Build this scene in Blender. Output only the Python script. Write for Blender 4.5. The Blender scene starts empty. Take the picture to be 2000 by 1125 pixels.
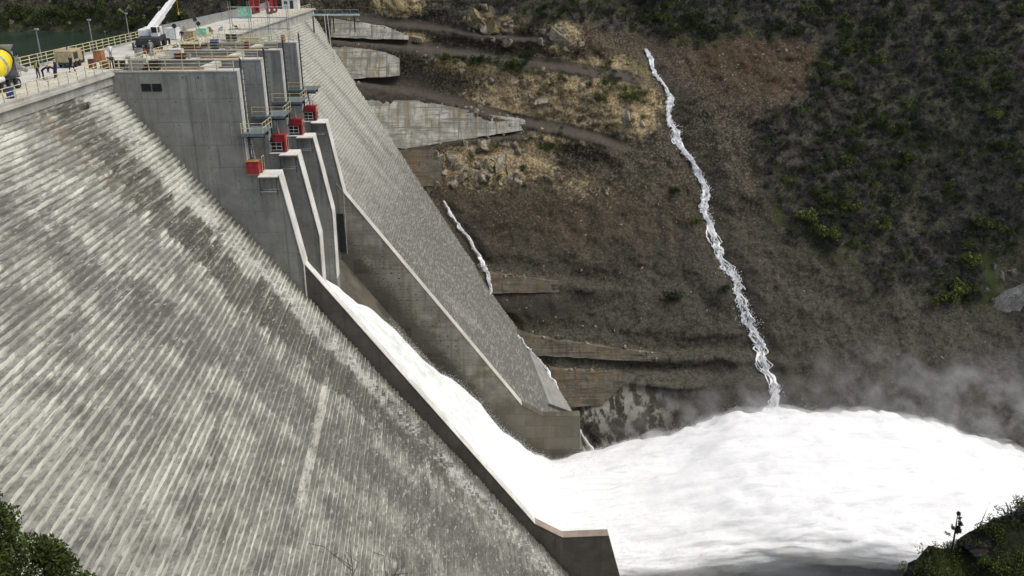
import bpy, math, random
import numpy as np
from mathutils import Vector, Matrix

scn = bpy.context.scene
col = scn.collection
R = math.radians
random.seed(7)
RNG = np.random.default_rng(11)

# ------------------------------------------------------------------ camera, sky, sun, exposure
cam_d = bpy.data.cameras.new('camera')
cam = bpy.data.objects.new('camera', cam_d)
col.objects.link(cam)
cam.location = (0, 0, 11)
cam.rotation_euler = (R(90 - 21.336), 0, R(-2.521))
cam_d.sensor_width = 36
cam_d.lens = 29.7
cam_d.clip_end = 3000
cam_d.clip_start = 0.2
scn.camera = cam

SUN_EL, SUN_AZ = 60.0, 95.0          # degrees; azimuth from +Y towards +X
world = bpy.data.worlds.new('World')
scn.world = world
world.use_nodes = True
wt = world.node_tree
wt.nodes.clear()
wo = wt.nodes.new('ShaderNodeOutputWorld')
wb = wt.nodes.new('ShaderNodeBackground')
sky = wt.nodes.new('ShaderNodeTexSky')
sky.sky_type = 'NISHITA'
sky.sun_disc = False
sky.sun_elevation = R(SUN_EL)
sky.sun_rotation = R(SUN_AZ)
sky.air_density = 1.0
sky.dust_density = 5.0
sky.ozone_density = 0.6
wb.inputs['Strength'].default_value = 0.15
wt.links.new(sky.outputs[0], wb.inputs[0])
wt.links.new(wb.outputs[0], wo.inputs[0])

sl = bpy.data.lights.new('sun', 'SUN')
sl.energy = 1.15
sl.angle = R(50)
sl.color = (0.98, 1.0, 0.91)
so = bpy.data.objects.new('sun', sl)
col.objects.link(so)
sd = Vector((math.sin(R(SUN_AZ)) * math.cos(R(SUN_EL)), math.cos(R(SUN_AZ)) * math.cos(R(SUN_EL)), math.sin(R(SUN_EL))))
so.rotation_euler = sd.to_track_quat('Z', 'Y').to_euler()

scn.view_settings.view_transform = 'Standard'
scn.view_settings.look = 'None'
scn.view_settings.exposure = 0.08
scn.view_settings.gamma = 1
scn.view_settings.use_curve_mapping = False
scn.cycles.max_bounces = 8
scn.cycles.diffuse_bounces = 3
scn.cycles.volume_bounces = 4
scn.cycles.volume_step_rate = 2.0
scn.cycles.volume_max_steps = 64
scn.cycles.transparent_max_bounces = 8


# ------------------------------------------------------------------ numeric noise
def _hash(i, j, k, s):
    n = (i * 374761393 + j * 668265263 + k * 2147483647 + s * 974634777) & 0xffffffff
    n = ((n ^ (n >> 13)) * 1274126177) & 0xffffffff
    n = ((n ^ (n >> 16)) * 2246822519) & 0xffffffff
    return ((n ^ (n >> 15)) & 0xffffff) / float(0xffffff)


def vnoise(x, y, z=0.0, seed=0):
    x, y, z = np.broadcast_arrays(np.asarray(x, float), np.asarray(y, float), np.asarray(z, float))
    xi, yi, zi = np.floor(x).astype(np.int64), np.floor(y).astype(np.int64), np.floor(z).astype(np.int64)
    fx, fy, fz = x - xi, y - yi, z - zi
    ux, uy, uz = fx * fx * (3 - 2 * fx), fy * fy * (3 - 2 * fy), fz * fz * (3 - 2 * fz)
    r = 0
    for a in (0, 1):
        for b in (0, 1):
            for c in (0, 1):
                w = (ux if a else 1 - ux) * (uy if b else 1 - uy) * (uz if c else 1 - uz)
                r = r + w * _hash(xi + a, yi + b, zi + c, seed)
    return r * 2 - 1


def fbm(x, y, z=0.0, oct=4, seed=0, gain=0.5):
    r, a, f, t = 0, 1.0, 1.0, 0
    for o in range(oct):
        r = r + a * vnoise(np.asarray(x) * f, np.asarray(y) * f, np.asarray(z) * f, seed + o * 17)
        t += a
        a *= gain
        f *= 2.03
    return r / t


def sstep(a, b, x):
    t = np.clip((np.asarray(x, float) - a) / (b - a), 0, 1)
    return t * t * (3 - 2 * t)


# ------------------------------------------------------------------ node helper
class Mat:
    def __init__(s, name, rough=0.85, spec=0.25):
        s.m = bpy.data.materials.new(name)
        s.m.use_nodes = True
        s.t = s.m.node_tree
        s.b = s.t.nodes['Principled BSDF']
        s.out = s.t.nodes['Material Output']
        s.b.inputs['Roughness'].default_value = rough
        s.b.inputs['Specular IOR Level'].default_value = spec
        s._pos = None

    def n(s, typ, props=None, **ins):
        nd = s.t.nodes.new(typ)
        for k, v in (props or {}).items():
            setattr(nd, k, v)
        for k, v in ins.items():
            key = int(k[1:]) if k[0] == 'i' and k[1:].isdigit() else k.replace('_', ' ')
            s.set(nd.inputs[key], v)
        return nd

    def set(s, sock, v):
        if hasattr(v, 'is_linked') or hasattr(v, 'links'):
            s.t.links.new(v, sock)
        elif isinstance(v, (tuple, list)) and len(v) == 3 and sock.type == 'RGBA':
            sock.default_value = (*v, 1)
        else:
            sock.default_value = v

    @property
    def pos(s):
        if s._pos is None:
            s._pos = s.n('ShaderNodeNewGeometry').outputs['Position']
        return s._pos

    def sep(s):
        if not hasattr(s, '_sep'):
            s._sep = s.n('ShaderNodeSeparateXYZ', i0=s.pos).outputs
        return s._sep

    def mapv(s, scale, vec=None, loc=(0, 0, 0)):
        return s.n('ShaderNodeMapping', Vector=vec if vec is not None else s.pos, Scale=scale, Location=loc).outputs[0]

    def noise(s, scale=1, detail=4, rough=0.55, vec=None, map=None, dist=0.0):
        v = vec if vec is not None else s.pos
        if map:
            v = s.mapv(map, v)
        return s.n('ShaderNodeTexNoise', Vector=v, Scale=float(scale), Detail=float(detail), Roughness=rough, Distortion=dist).outputs[0]

    def vor(s, scale=1, vec=None, map=None, out='Distance', feature='F1'):
        v = vec if vec is not None else s.pos
        if map:
            v = s.mapv(map, v)
        return s.n('ShaderNodeTexVoronoi', {'feature': feature}, Vector=v, Scale=float(scale)).outputs[out]

    def rng(s, v, a, b, c=0.0, d=1.0):
        return s.n('ShaderNodeMapRange', {'clamp': True, 'interpolation_type': 'SMOOTHSTEP'}, i0=v, i1=float(a), i2=float(b), i3=float(c), i4=float(d)).outputs[0]

    def ma(s, op, a, b=0.0, c=0.0):
        return s.n('ShaderNodeMath', {'operation': op}, i0=a, i1=b, i2=c).outputs[0]

    def mix(s, f, a, b, blend='MIX'):
        nd = s.t.nodes.new('ShaderNodeMix')
        nd.data_type = 'RGBA'
        nd.blend_type = blend
        s.set(nd.inputs[0], f)
        s.set(nd.inputs[6], a)
        s.set(nd.inputs[7], b)
        return nd.outputs[2]

    def ramp(s, f, pts):
        nd = s.n('ShaderNodeValToRGB', i0=f)
        e = nd.color_ramp.elements
        while len(e) < len(pts):
            e.new(0.5)
        for el, (p, c) in zip(e, pts):
            el.position = p
            el.color = (*c, 1) if not isinstance(c, float) else (c, c, c, 1)
        return nd.outputs[0]

    def bump(s, h, strength=0.5, dist=0.05):
        nd = s.n('ShaderNodeBump', Height=h, Strength=strength, Distance=dist)
        s.t.links.new(nd.outputs[0], s.b.inputs['Normal'])

    def color(s, c):
        s.set(s.b.inputs['Base Color'], c)
        return s.m

    def objrand(s):
        return s.n('ShaderNodeObjectInfo').outputs['Random']


def flat(name, c, rough=0.6, metal=0.0, var=0.3, nscale=3.0, dirt=.45):
    m = Mat(name, rough, 0.35)
    m.b.inputs['Metallic'].default_value = metal
    f = m.noise(nscale, 5, 0.6)
    d = tuple(max(0, x * (1 - var)) for x in c)
    l = tuple(min(1, x * (1 + var * 0.7)) for x in c)
    k = m.mix(m.rng(f, 0.3, 0.7), d, l)
    g = m.noise(1.0, 5, .7, map=(2.5, 2.5, .8))
    k = m.mix(m.rng(g, .5, .72, 0, dirt), k, tuple(.55 * x + .03 for x in (c[0] * .6, c[1] * .55, c[2] * .5)))
    return m.color(k)


def concrete(name, base, var=0.35, streak=0.5, tint=(0.16, 0.13, 0.08), tintamt=0.25, panel=False, rough=0.9, pscale=1.0, runs=0.0, wet=None, tie=False, splash=False):
    """weathered cast concrete: cloudy tone, vertical run stains, pores"""
    m = Mat(name, rough, 0.2)
    a = m.noise(0.35 * pscale, 6, 0.62)
    b = m.noise(2.2 * pscale, 5, 0.65)
    c = tuple(base)
    dk = tuple(x * (1 - var) for x in c)
    lt = tuple(min(0.9, x * (1 + var * 0.6)) for x in c)
    k = m.mix(m.rng(a, 0.3, 0.72), dk, lt)
    k = m.mix(m.rng(b, 0.35, 0.75, 0, 0.45), k, tuple(x * 0.72 for x in c))
    st = m.noise(1.0, 4, 0.6, map=(1.1, 1.1, 0.07))
    k = m.mix(m.rng(st, 0.5, 0.72, 0, streak), k, tuple(x * 0.5 for x in c))
    st2 = m.noise(1.0, 3, 0.5, map=(0.9, 0.9, 0.05), vec=m.mapv((1, 1, 1), loc=(31, 17, 5)))
    k = m.mix(m.rng(st2, 0.6, 0.75, 0, streak * 0.7), k, tuple(min(0.9, x * 1.5) for x in c))
    t = m.noise(0.22, 4, 0.6, vec=m.mapv((1, 1, 1.4), loc=(9, 3, 7)))
    k = m.mix(m.rng(t, 0.5, 0.75, 0, tintamt), k, tint)
    if splash:
        q_ = m.ma('ADD', m.ma('MULTIPLY_ADD', m.sep()[0], 1.37, m.sep()[2]), m.ma('MULTIPLY_ADD', b, -7.0, 3.5))
        k = m.mix(m.rng(q_, -53.5, -57.5, 0, .8), k, (0.055, 0.05, 0.038))
    if tie:
        sx = m.ma('ABSOLUTE', m.ma('SUBTRACT', m.ma('FRACT', m.ma('MULTIPLY', m.sep()[0], 0.72)), 0.5))
        sz_ = m.ma('ABSOLUTE', m.ma('SUBTRACT', m.ma('FRACT', m.ma('MULTIPLY', m.sep()[2], 0.82)), 0.5))
        dot = m.ma('MULTIPLY', m.rng(sx, .09, .04), m.rng(sz_, .09, .04))
        k = m.mix(m.ma('MULTIPLY', dot, m.rng(b, .4, .6, .1, .6)), k, (0.06, 0.058, 0.05))
        dr = m.noise(1.0, 4, .6, map=(2.6, 2.6, .06))
        k = m.mix(m.rng(dr, .56, .7, 0, .55), k, (0.115, 0.112, 0.10))
    if wet:
        wn = m.ma('ADD', m.sep()[2], m.ma('MULTIPLY_ADD', a, 16.0, -8.0))
        k = m.mix(m.rng(wn, wet, wet - 14, 0, .8), k, (0.105, 0.09, 0.064))
    if runs:
        rn = m.noise(1.0, 4, 0.6, map=(1.1, 0.0, 0.10), vec=m.mapv((1, 1, 1), loc=(3, 71, 5)))
        k = m.mix(m.rng(rn, 0.5, 0.64, 0, runs), k, tint)
        rd = m.noise(1.0, 5, 0.65, map=(1.6, 0.0, 0.16), vec=m.mapv((1, 1, 1), loc=(57, 2, 9)))
        k = m.mix(m.rng(rd, 0.54, 0.66, 0, runs * .8), k, tuple(x * .28 for x in c))
        hl = m.noise(1.0, 4, 0.7, map=(0.10, 0.0, 2.0))
        k = m.mix(m.rng(hl, 0.5, 0.6, 0, runs), k, tuple(x * 0.4 for x in c))
    if panel:
        r = m.objrand()
        k = m.mix(m.rng(r, 0.0, 1.0, 0.0, 0.30), k, tuple(x * 0.7 for x in c))
    pore = m.noise(9.0, 3, 0.7)
    m.bump(m.ma('ADD', m.ma('MULTIPLY', pore, 0.5), b), 0.35, 0.06)
    return m.color(k)


# ------------------------------------------------------------------ mesh helpers
def mesh_obj(name, v, f, mat=None, parent=None, smooth=False, mi=None):
    me = bpy.data.meshes.new(name)
    if isinstance(v, np.ndarray) and isinstance(f, np.ndarray):
        k = f.shape[1]
        me.vertices.add(len(v))
        me.vertices.foreach_set('co', np.ascontiguousarray(v, np.float32).ravel())
        me.loops.add(f.size)
        me.loops.foreach_set('vertex_index', np.ascontiguousarray(f, np.int32).ravel())
        me.polygons.add(len(f))
        me.polygons.foreach_set('loop_start', np.arange(0, f.size, k, dtype=np.int32))
        me.polygons.foreach_set('loop_total', np.full(len(f), k, np.int32))
        me.update(calc_edges=True)
        me.validate()
    else:
        me.from_pydata([tuple(p) for p in v], [], f)
    mats = mat if isinstance(mat, (list, tuple)) else [mat]
    for m in mats:
        if m:
            me.materials.append(m)
    if mi is not None:
        me.polygons.foreach_set('material_index', np.asarray(mi, np.int32))
    if smooth:
        me.polygons.foreach_set('use_smooth', np.ones(len(me.polygons), bool))
    me.update()
    return link(name, me, parent)


def link(name, me, parent=None):
    o = bpy.data.objects.new(name, me)
    col.objects.link(o)
    if parent is not None:
        o.parent = parent
    return o


def empty(name, loc=(0, 0, 0), rz=0.0):
    o = bpy.data.objects.new(name, None)
    o.empty_display_size = 0.3
    o.location = loc
    o.rotation_euler = (0, 0, rz)
    col.objects.link(o)
    return o


def tag(o, label=None, cat=None, group=None, kind=None):
    if label:
        o['label'] = label
    if cat:
        o['category'] = cat
    if group:
        o['group'] = group
    if kind:
        o['kind'] = kind
    return o


def copy_tree(o, parent=None):
    c = o.copy()
    col.objects.link(c)
    c.parent = parent
    for ch in o.children:
        copy_tree(ch, c)
    return c


class MB:
    """collects boxes, tubes, prisms and lathes into one mesh"""
    def __init__(s):
        s.v, s.f = [], []

    def add(s, v, f):
        n = len(s.v)
        s.v += [tuple(p) for p in v]
        s.f += [tuple(i + n for i in q) for q in f]
        return s

    def box(s, c, d, rz=0.0, bev=0.0, rot=None):
        x, y, z = (d[0] / 2, d[1] / 2, d[2] / 2)
        if bev <= 0:
            v = [(sx * x, sy * y, sz * z) for sz in (-1, 1) for sx, sy in ((-1, -1), (1, -1), (1, 1), (-1, 1))]
            f = [(3, 2, 1, 0), (4, 5, 6, 7), (0, 1, 5, 4), (1, 2, 6, 5), (2, 3, 7, 6), (3, 0, 4, 7)]
        else:
            b = min(bev, x * .9, y * .9, z * .9)
            ring = lambda zz, i: [(-x + i, -y + i, zz), (x - i, -y + i, zz), (x - i, y - i, zz), (-x + i, y - i, zz)]
            v = ring(-z, b) + ring(-z + b, 0) + ring(z - b, 0) + ring(z, b)
            f = [(3, 2, 1, 0), (12, 13, 14, 15)]
            for r in range(3):
                for k in range(4):
                    f.append((r * 4 + k, r * 4 + (k + 1) % 4, r * 4 + 4 + (k + 1) % 4, r * 4 + 4 + k))
        m = rot if rot is not None else Matrix.Rotation(rz, 3, 'Z')
        c = Vector(c)
        return s.add([m @ Vector(p) + c for p in v], f)

    def tube(s, pts, r, n=6, cap=True):
        pts = [Vector(p) for p in pts]
        rs = r if isinstance(r, (list, tuple)) else [r] * len(pts)
        v, f = [], []
        for i, p in enumerate(pts):
            d = (pts[min(i + 1, len(pts) - 1)] - pts[max(i - 1, 0)]).normalized()
            a = d.orthogonal().normalized() if abs(d.z) > 0.99 else d.cross(Vector((0, 0, 1))).normalized()
            b = d.cross(a)
            for k in range(n):
                t = 2 * math.pi * k / n
                v.append(p + (a * math.cos(t) + b * math.sin(t)) * rs[i])
        for i in range(len(pts) - 1):
            for k in range(n):
                f.append((i * n + k, i * n + (k + 1) % n, (i + 1) * n + (k + 1) % n, (i + 1) * n + k))
        if cap:
            f.append(tuple(range(n - 1, -1, -1)))
            f.append(tuple((len(pts) - 1) * n + k for k in range(n)))
        return s.add(v, f)

    def prism(s, poly, y0, y1):
        """(x,z) polygon extruded along y"""
        n = len(poly)
        v = [(x, y0, z) for x, z in poly] + [(x, y1, z) for x, z in poly]
        f = [tuple(range(n)), tuple(range(2 * n - 1, n - 1, -1))]
        for k in range(n):
            f.append((k, n + k, n + (k + 1) % n, (k + 1) % n))
        return s.add(v, f)

    def lathe(s, prof, n, M):
        """profile of (radius, height) turned round local z, placed with matrix M"""
        v, f = [], []
        for r, h in prof:
            for k in range(n):
                t = 2 * math.pi * k / n
                v.append(M @ Vector((r * math.cos(t), r * math.sin(t), h)))
        for i in range(len(prof) - 1):
            for k in range(n):
                f.append((i * n + k, i * n + (k + 1) % n, (i + 1) * n + (k + 1) % n, (i + 1) * n + k))
        f.append(tuple(range(n - 1, -1, -1)))
        f.append(tuple((len(prof) - 1) * n + k for k in range(n)))
        return s.add(v, f)

    def build(s, name, mat, parent=None, smooth=False):
        return mesh_obj(name, s.v, s.f, mat, parent, smooth)


def clip_rect(poly, x0, x1, z0, z1):
    def cut(p, inside, inter):
        out = []
        for i in range(len(p)):
            a, b = p[i - 1], p[i]
            if inside(b):
                if not inside(a):
                    out.append(inter(a, b))
                out.append(b)
            elif inside(a):
                out.append(inter(a, b))
        return out
    for ax, val, sg in ((0, x0, 1), (0, x1, -1), (1, z0, 1), (1, z1, -1)):
        if not poly:
            return []
        poly = cut(poly, lambda p: sg * (p[ax] - val) >= 0,
                   lambda a, b: tuple(a[i] + (b[i] - a[i]) * (val - a[ax]) / (b[ax] - a[ax]) for i in (0, 1)))
    return poly


def area(p):
    return abs(sum(p[i - 1][0] * p[i][1] - p[i][0] * p[i - 1][1] for i in range(len(p)))) / 2


def face_panels(parent, poly, y, out, pw, ph, mat, x_off=0.0, name='formwork_panel', gap=0.03, side=-1):
    """cast panels standing slightly proud of a wall that lies in the plane y"""
    xs = [p[0] for p in poly]
    zs = [p[1] for p in poly]
    made = []
    z1 = max(zs)
    row = 0
    while z1 > min(zs):
        x0 = min(xs) - pw + x_off + (row % 2) * pw * 0.5
        while x0 < max(xs):
            c = clip_rect(list(poly), x0 + gap, x0 + pw, z1 - ph + gap, z1)
            if len(c) >= 3 and area(c) > 0.12:
                o_ = out * random.uniform(0.55, 1.0)
                mb = MB().prism(c, y, y + side * o_) if side < 0 else MB().prism(c, y, y + o_)
                made.append(mb.build(name, mat, parent))
            x0 += pw
        z1 -= ph
        row += 1
    return made

# ------------------------------------------------------------------ materials
def step_mats():
    out = []
    for kind in ('riser', 'tread'):
        m = Mat('rollcrete_' + kind, 0.95, 0.15)
        x, y, z = m.sep()
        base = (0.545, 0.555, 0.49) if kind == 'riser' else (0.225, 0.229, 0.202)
        # cloudy tone and long run stains down the fall line of the face, broken from step to step
        jag = m.ma('MULTIPLY_ADD', m.objrand(), 3.6, -1.8)
        ry = m.ma('ADD', y, jag)
        rv = m.n('ShaderNodeCombineXYZ', i0=x, i1=ry, i2=z).outputs[0]
        a = m.noise(1.0, 8, 0.72, map=(0.0, 0.13, 0.03), vec=rv)
        b = m.noise(1.0, 6, 0.65, map=(0.5, 0.22, 0.5))
        c = m.noise(1.0, 5, 0.7, map=(0.8, 0.28, 1.6))
        g = m.noise(1.0, 5, 0.7, map=(3.0, 0.9, 3.0))
        k = m.mix(m.rng(b, 0.36, 0.62), tuple(c_ * 0.5 for c_ in base), tuple(min(0.75, c_ * 1.32) for c_ in base))
        k = m.mix(m.rng(c, 0.53, 0.66, 0, 0.65), k, (0.125, 0.125, 0.11))
        k = m.mix(m.rng(c, 0.44, 0.32, 0, 0.6), k, (0.60, 0.605, 0.55) if kind == 'riser' else (0.34, 0.345, 0.31))
        k = m.mix(m.rng(a, 0.52, 0.58, 0, 0.55), k, (0.15, 0.15, 0.133))
        k = m.mix(m.rng(a, 0.44, 0.38, 0, 0.3), k, (0.48, 0.485, 0.435))
        # dark seepage band
        low = m.ma('MAXIMUM', m.ma('SUBTRACT', -20.0, z), 0.0)
        yc = m.ma('MULTIPLY_ADD', low, 0.27, 79.3)
        wob = m.ma('MULTIPLY_ADD', m.noise(1.0, 5, 0.62, map=(0.0, 0.3, 0.2)), 8.0, -4.0)
        d = m.ma('ABSOLUTE', m.ma('SUBTRACT', m.ma('ADD', ry, wob), yc))
        band = m.ma('MULTIPLY', m.rng(d, 4.4, 3.0), m.rng(g, 0.3, 0.55, 0.6, 1.0))
        k = m.mix(m.ma('MULTIPLY', band, m.rng(z, -60, -35, 0.35, 1.0)), k, (0.075, 0.071, 0.058))
        # a second, fainter dark run lower down
        wob2 = m.ma('MULTIPLY_ADD', m.noise(1.0, 5, 0.62, map=(0.0, 0.2, 0.1), vec=m.mapv((1, 1, 1), loc=(0, 40, 9))), 12.0, -6.0)
        d2 = m.ma('ABSOLUTE', m.ma('SUBTRACT', m.ma('ADD', ry, wob2), m.ma('MULTIPLY_ADD', z, -0.35, 59.0)))
        k = m.mix(m.ma('MULTIPLY', m.rng(d2, 4.0, 2.2), m.rng(g, 0.3, 0.6, 0.3, 0.85)), k, (0.10, 0.10, 0.092))
        # ochre leak beside it near the top, darker close to the pier wall
        och = m.ma('MULTIPLY', m.rng(m.ma('ABSOLUTE', m.ma('SUBTRACT', y, 75.5)), 2.6, 0.3), m.rng(z, -13.0, -3.5))
        k = m.mix(m.ma('MULTIPLY', och, m.rng(g, 0.4, 0.65, 0, 0.55)), k, (0.33, 0.25, 0.14))
        wall_dark = m.rng(m.ma('ADD', y, m.ma('MULTIPLY', g, 1.5)), 89.7, 91.2, 0, 0.85 if kind == 'tread' else 0.5)
        k = m.mix(wall_dark, k, (0.07, 0.068, 0.055))
        # whitewashed run above the pier foot
        w = m.ma('MULTIPLY', m.rng(m.ma('ABSOLUTE', m.ma('SUBTRACT', y, 86.6)), 3.2, 0.8), m.rng(m.noise(1.0, 6, 0.7, map=(0, .5, .2), vec=rv), 0.46, 0.56, 0, 0.75))
        k = m.mix(w, k, (0.58, 0.58, 0.55))
        # one smooth, pale pair of steps
        pale = m.ma('MULTIPLY', m.ma('MULTIPLY', m.rng(z, -30.0, -29.9), m.rng(z, -29.2, -29.3)), m.ma('MULTIPLY', m.rng(y, 77.0, 76.5), m.rng(y, 55.5, 58)))
        k = m.mix(m.ma('MULTIPLY', pale, m.rng(c, 0.62, 0.45, 0.1, 0.7)), k, (0.62, 0.61, 0.55))
        if kind == 'tread':
            rub = m.noise(1.0, 4, 0.75, map=(4.0, 1.6, 4.0))
            k = m.mix(m.rng(rub, 0.50, 0.38, 0, 0.6), k, (0.085, 0.085, 0.077))
            k = m.mix(m.rng(rub, 0.57, 0.68, 0, 0.5), k, (0.48, 0.48, 0.44))
            spk = m.noise(1.0, 3, 0.6, map=(2.6, 1.0, 2.6))
            k = m.mix(m.rng(spk, 0.6, 0.7, 0, 0.75), k, (0.52, 0.51, 0.47))
        else:
            spk = m.noise(1.0, 4, 0.65, map=(1.5, 0.28, 2.5))
            k = m.mix(m.rng(spk, 0.5, 0.68, 0, 0.6), k, (0.64, 0.635, 0.58))
            k = m.mix(m.rng(spk, 0.45, 0.3, 0, 0.6), k, (0.20, 0.195, 0.18))
            fin = m.noise(1.0, 3, 0.7, map=(4, 0.9, 5))
            k = m.mix(m.rng(fin, 0.55, 0.66, 0, 0.45), k, (0.15, 0.15, 0.135))
        r = m.objrand()
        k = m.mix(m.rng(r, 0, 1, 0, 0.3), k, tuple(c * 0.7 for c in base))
        m.bump(m.noise(5.0, 5, 0.75), .7, 0.12)
        out.append(m.color(k))
    return out


M = {}
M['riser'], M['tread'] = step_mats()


def far_step_mat():
    m = Mat('rollcrete_far', 0.95, 0.15)
    x, y, z = m.sep()
    a = m.noise(1.0, 5, 0.6, map=(0.0, 0.16, 0.035))
    b = m.noise(1.0, 6, 0.65, map=(0.35, 0.18, 0.35))
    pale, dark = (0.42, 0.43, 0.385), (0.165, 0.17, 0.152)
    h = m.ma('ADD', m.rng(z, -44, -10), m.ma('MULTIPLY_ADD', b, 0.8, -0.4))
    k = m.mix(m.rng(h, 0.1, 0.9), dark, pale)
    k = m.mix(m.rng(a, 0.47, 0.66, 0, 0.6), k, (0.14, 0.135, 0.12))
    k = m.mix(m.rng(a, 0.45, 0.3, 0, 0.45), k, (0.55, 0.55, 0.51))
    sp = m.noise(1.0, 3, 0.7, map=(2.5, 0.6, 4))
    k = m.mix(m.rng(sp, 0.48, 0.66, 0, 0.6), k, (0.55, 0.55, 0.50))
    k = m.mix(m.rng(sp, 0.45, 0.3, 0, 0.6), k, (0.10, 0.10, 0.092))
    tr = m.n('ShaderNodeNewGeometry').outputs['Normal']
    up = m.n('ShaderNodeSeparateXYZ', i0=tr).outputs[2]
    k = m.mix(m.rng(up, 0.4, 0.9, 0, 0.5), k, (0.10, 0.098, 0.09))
    m.bump(m.noise(3.0, 5, 0.7), 0.6, 0.12)
    return m.color(k)


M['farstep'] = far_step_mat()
M['pier'] = concrete('pier_concrete', (0.32, 0.32, 0.298), 0.22, 0.55, tintamt=0.15)
M['panel'] = concrete('pier_panel_concrete', (0.34, 0.345, 0.312), 0.3, 0.95, tintamt=0.3, panel=True, tie=True)
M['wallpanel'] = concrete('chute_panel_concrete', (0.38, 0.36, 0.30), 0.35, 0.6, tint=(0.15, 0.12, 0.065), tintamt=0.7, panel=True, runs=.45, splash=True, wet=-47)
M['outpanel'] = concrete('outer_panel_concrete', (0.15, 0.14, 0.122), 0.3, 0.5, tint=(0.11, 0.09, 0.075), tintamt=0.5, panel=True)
M['coping'] = concrete('lit_coping_concrete', (0.72, 0.715, 0.67), 0.25, 0.5, tintamt=0.1)  # pale tone carries painted-in light on the pier shelves and noses
M['browncoping'] = concrete('brown_coping_concrete', (0.32, 0.265, 0.225), 0.25, 0.3, tintamt=0.2)
M['deck'] = concrete('deck_concrete', (0.56, 0.545, 0.49), 0.22, 0.1, tintamt=0.2)
M['crestband'] = concrete('crest_concrete', (0.47, 0.475, 0.43), 0.3, 0.6, tint=(0.3, 0.22, 0.12), tintamt=0.3)
M['chute'] = concrete('chute_floor', (0.13, 0.12, 0.10), 0.4, 0.6, tintamt=0.5, rough=0.5)
M['shot'] = concrete('shotcrete', (0.42, 0.415, 0.36), 0.5, 0.9, tint=(0.22, 0.165, 0.085), tintamt=0.5, runs=.9)
M['shot2'] = concrete('shotcrete_stained', (0.15, 0.138, 0.108), 0.45, 0.9, tint=(0.16, 0.11, 0.055), tintamt=0.7, runs=.7)
M['yellowrail'] = flat('pale_yellow_paint', (0.70, 0.63, 0.36), 0.55)
M['steel'] = flat('blue_grey_steel', (0.20, 0.25, 0.27), 0.45, 0.4)
M['darksteel'] = flat('dark_steel', (0.055, 0.06, 0.062), 0.5, 0.4)
M['galv'] = flat('galvanised_steel', (0.42, 0.44, 0.44), 0.45, 0.6)
M['red'] = flat('red_paint', (0.40, 0.035, 0.04), 0.45)
M['darkred'] = flat('dark_red_paint', (0.16, 0.02, 0.025), 0.5)
M['yellow'] = flat('yellow_paint', (0.80, 0.66, 0.03), 0.35, var=0.1)
M['orange'] = flat('orange_paint', (0.40, 0.19, 0.08), 0.55)
M['white'] = flat('white_paint', (0.78, 0.78, 0.76), 0.45, var=0.12)
M['black'] = flat('black_rubber', (0.02, 0.02, 0.022), 0.75)
M['grey'] = flat('grey_paint', (0.33, 0.34, 0.33), 0.55)
M['tan'] = flat('tan_paint', (0.40, 0.335, 0.20), 0.6)
M['brown'] = flat('rust_brown', (0.17, 0.075, 0.045), 0.8)
M['wood'] = flat('wood', (0.40, 0.29, 0.16), 0.8)
M['blue'] = flat('blue_plastic', (0.04, 0.06, 0.17), 0.4)
M['teal'] = flat('turquoise_paint', (0.42, 0.66, 0.68), 0.5)
M['green'] = flat('pale_green_netting', (0.35, 0.66, 0.47), 0.8)
M['glass'] = flat('dark_glass', (0.015, 0.018, 0.022), 0.15)
M['navy'] = flat('navy_cloth', (0.022, 0.022, 0.06), 0.9)
M['hivis'] = flat('hi_vis_cloth', (0.62, 0.62, 0.08), 0.85)
M['skin'] = flat('skin', (0.42, 0.26, 0.19), 0.6)
M['cloth'] = flat('grey_cloth', (0.30, 0.30, 0.31), 0.9)

# ------------------------------------------------------------------ the dam
FS = 0.764                                   # horizontal run of the stepped face per metre of fall
SH = 0.42                                    # height of one step
XC = -37.4                                   # downstream edge of the crest
XU = -47.5                                   # upstream face
Y1, BAY = 91.0, 10.6                         # first pier, pier spacing


def xface(y, z):
    z = np.asarray(z, float)
    flare = np.maximum(0, Y1 - np.asarray(y, float)) * 0.055 * sstep(-10, -22, z)
    return XC + FS * np.maximum(0, -z - 2) + flare


dam = empty('gravity_dam', (-30, 60, 0))
dam.location = (0, 0, 0)
tag(dam, 'pale grey concrete gravity dam with stepped downstream face and flat crest road', 'dam')

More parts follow.
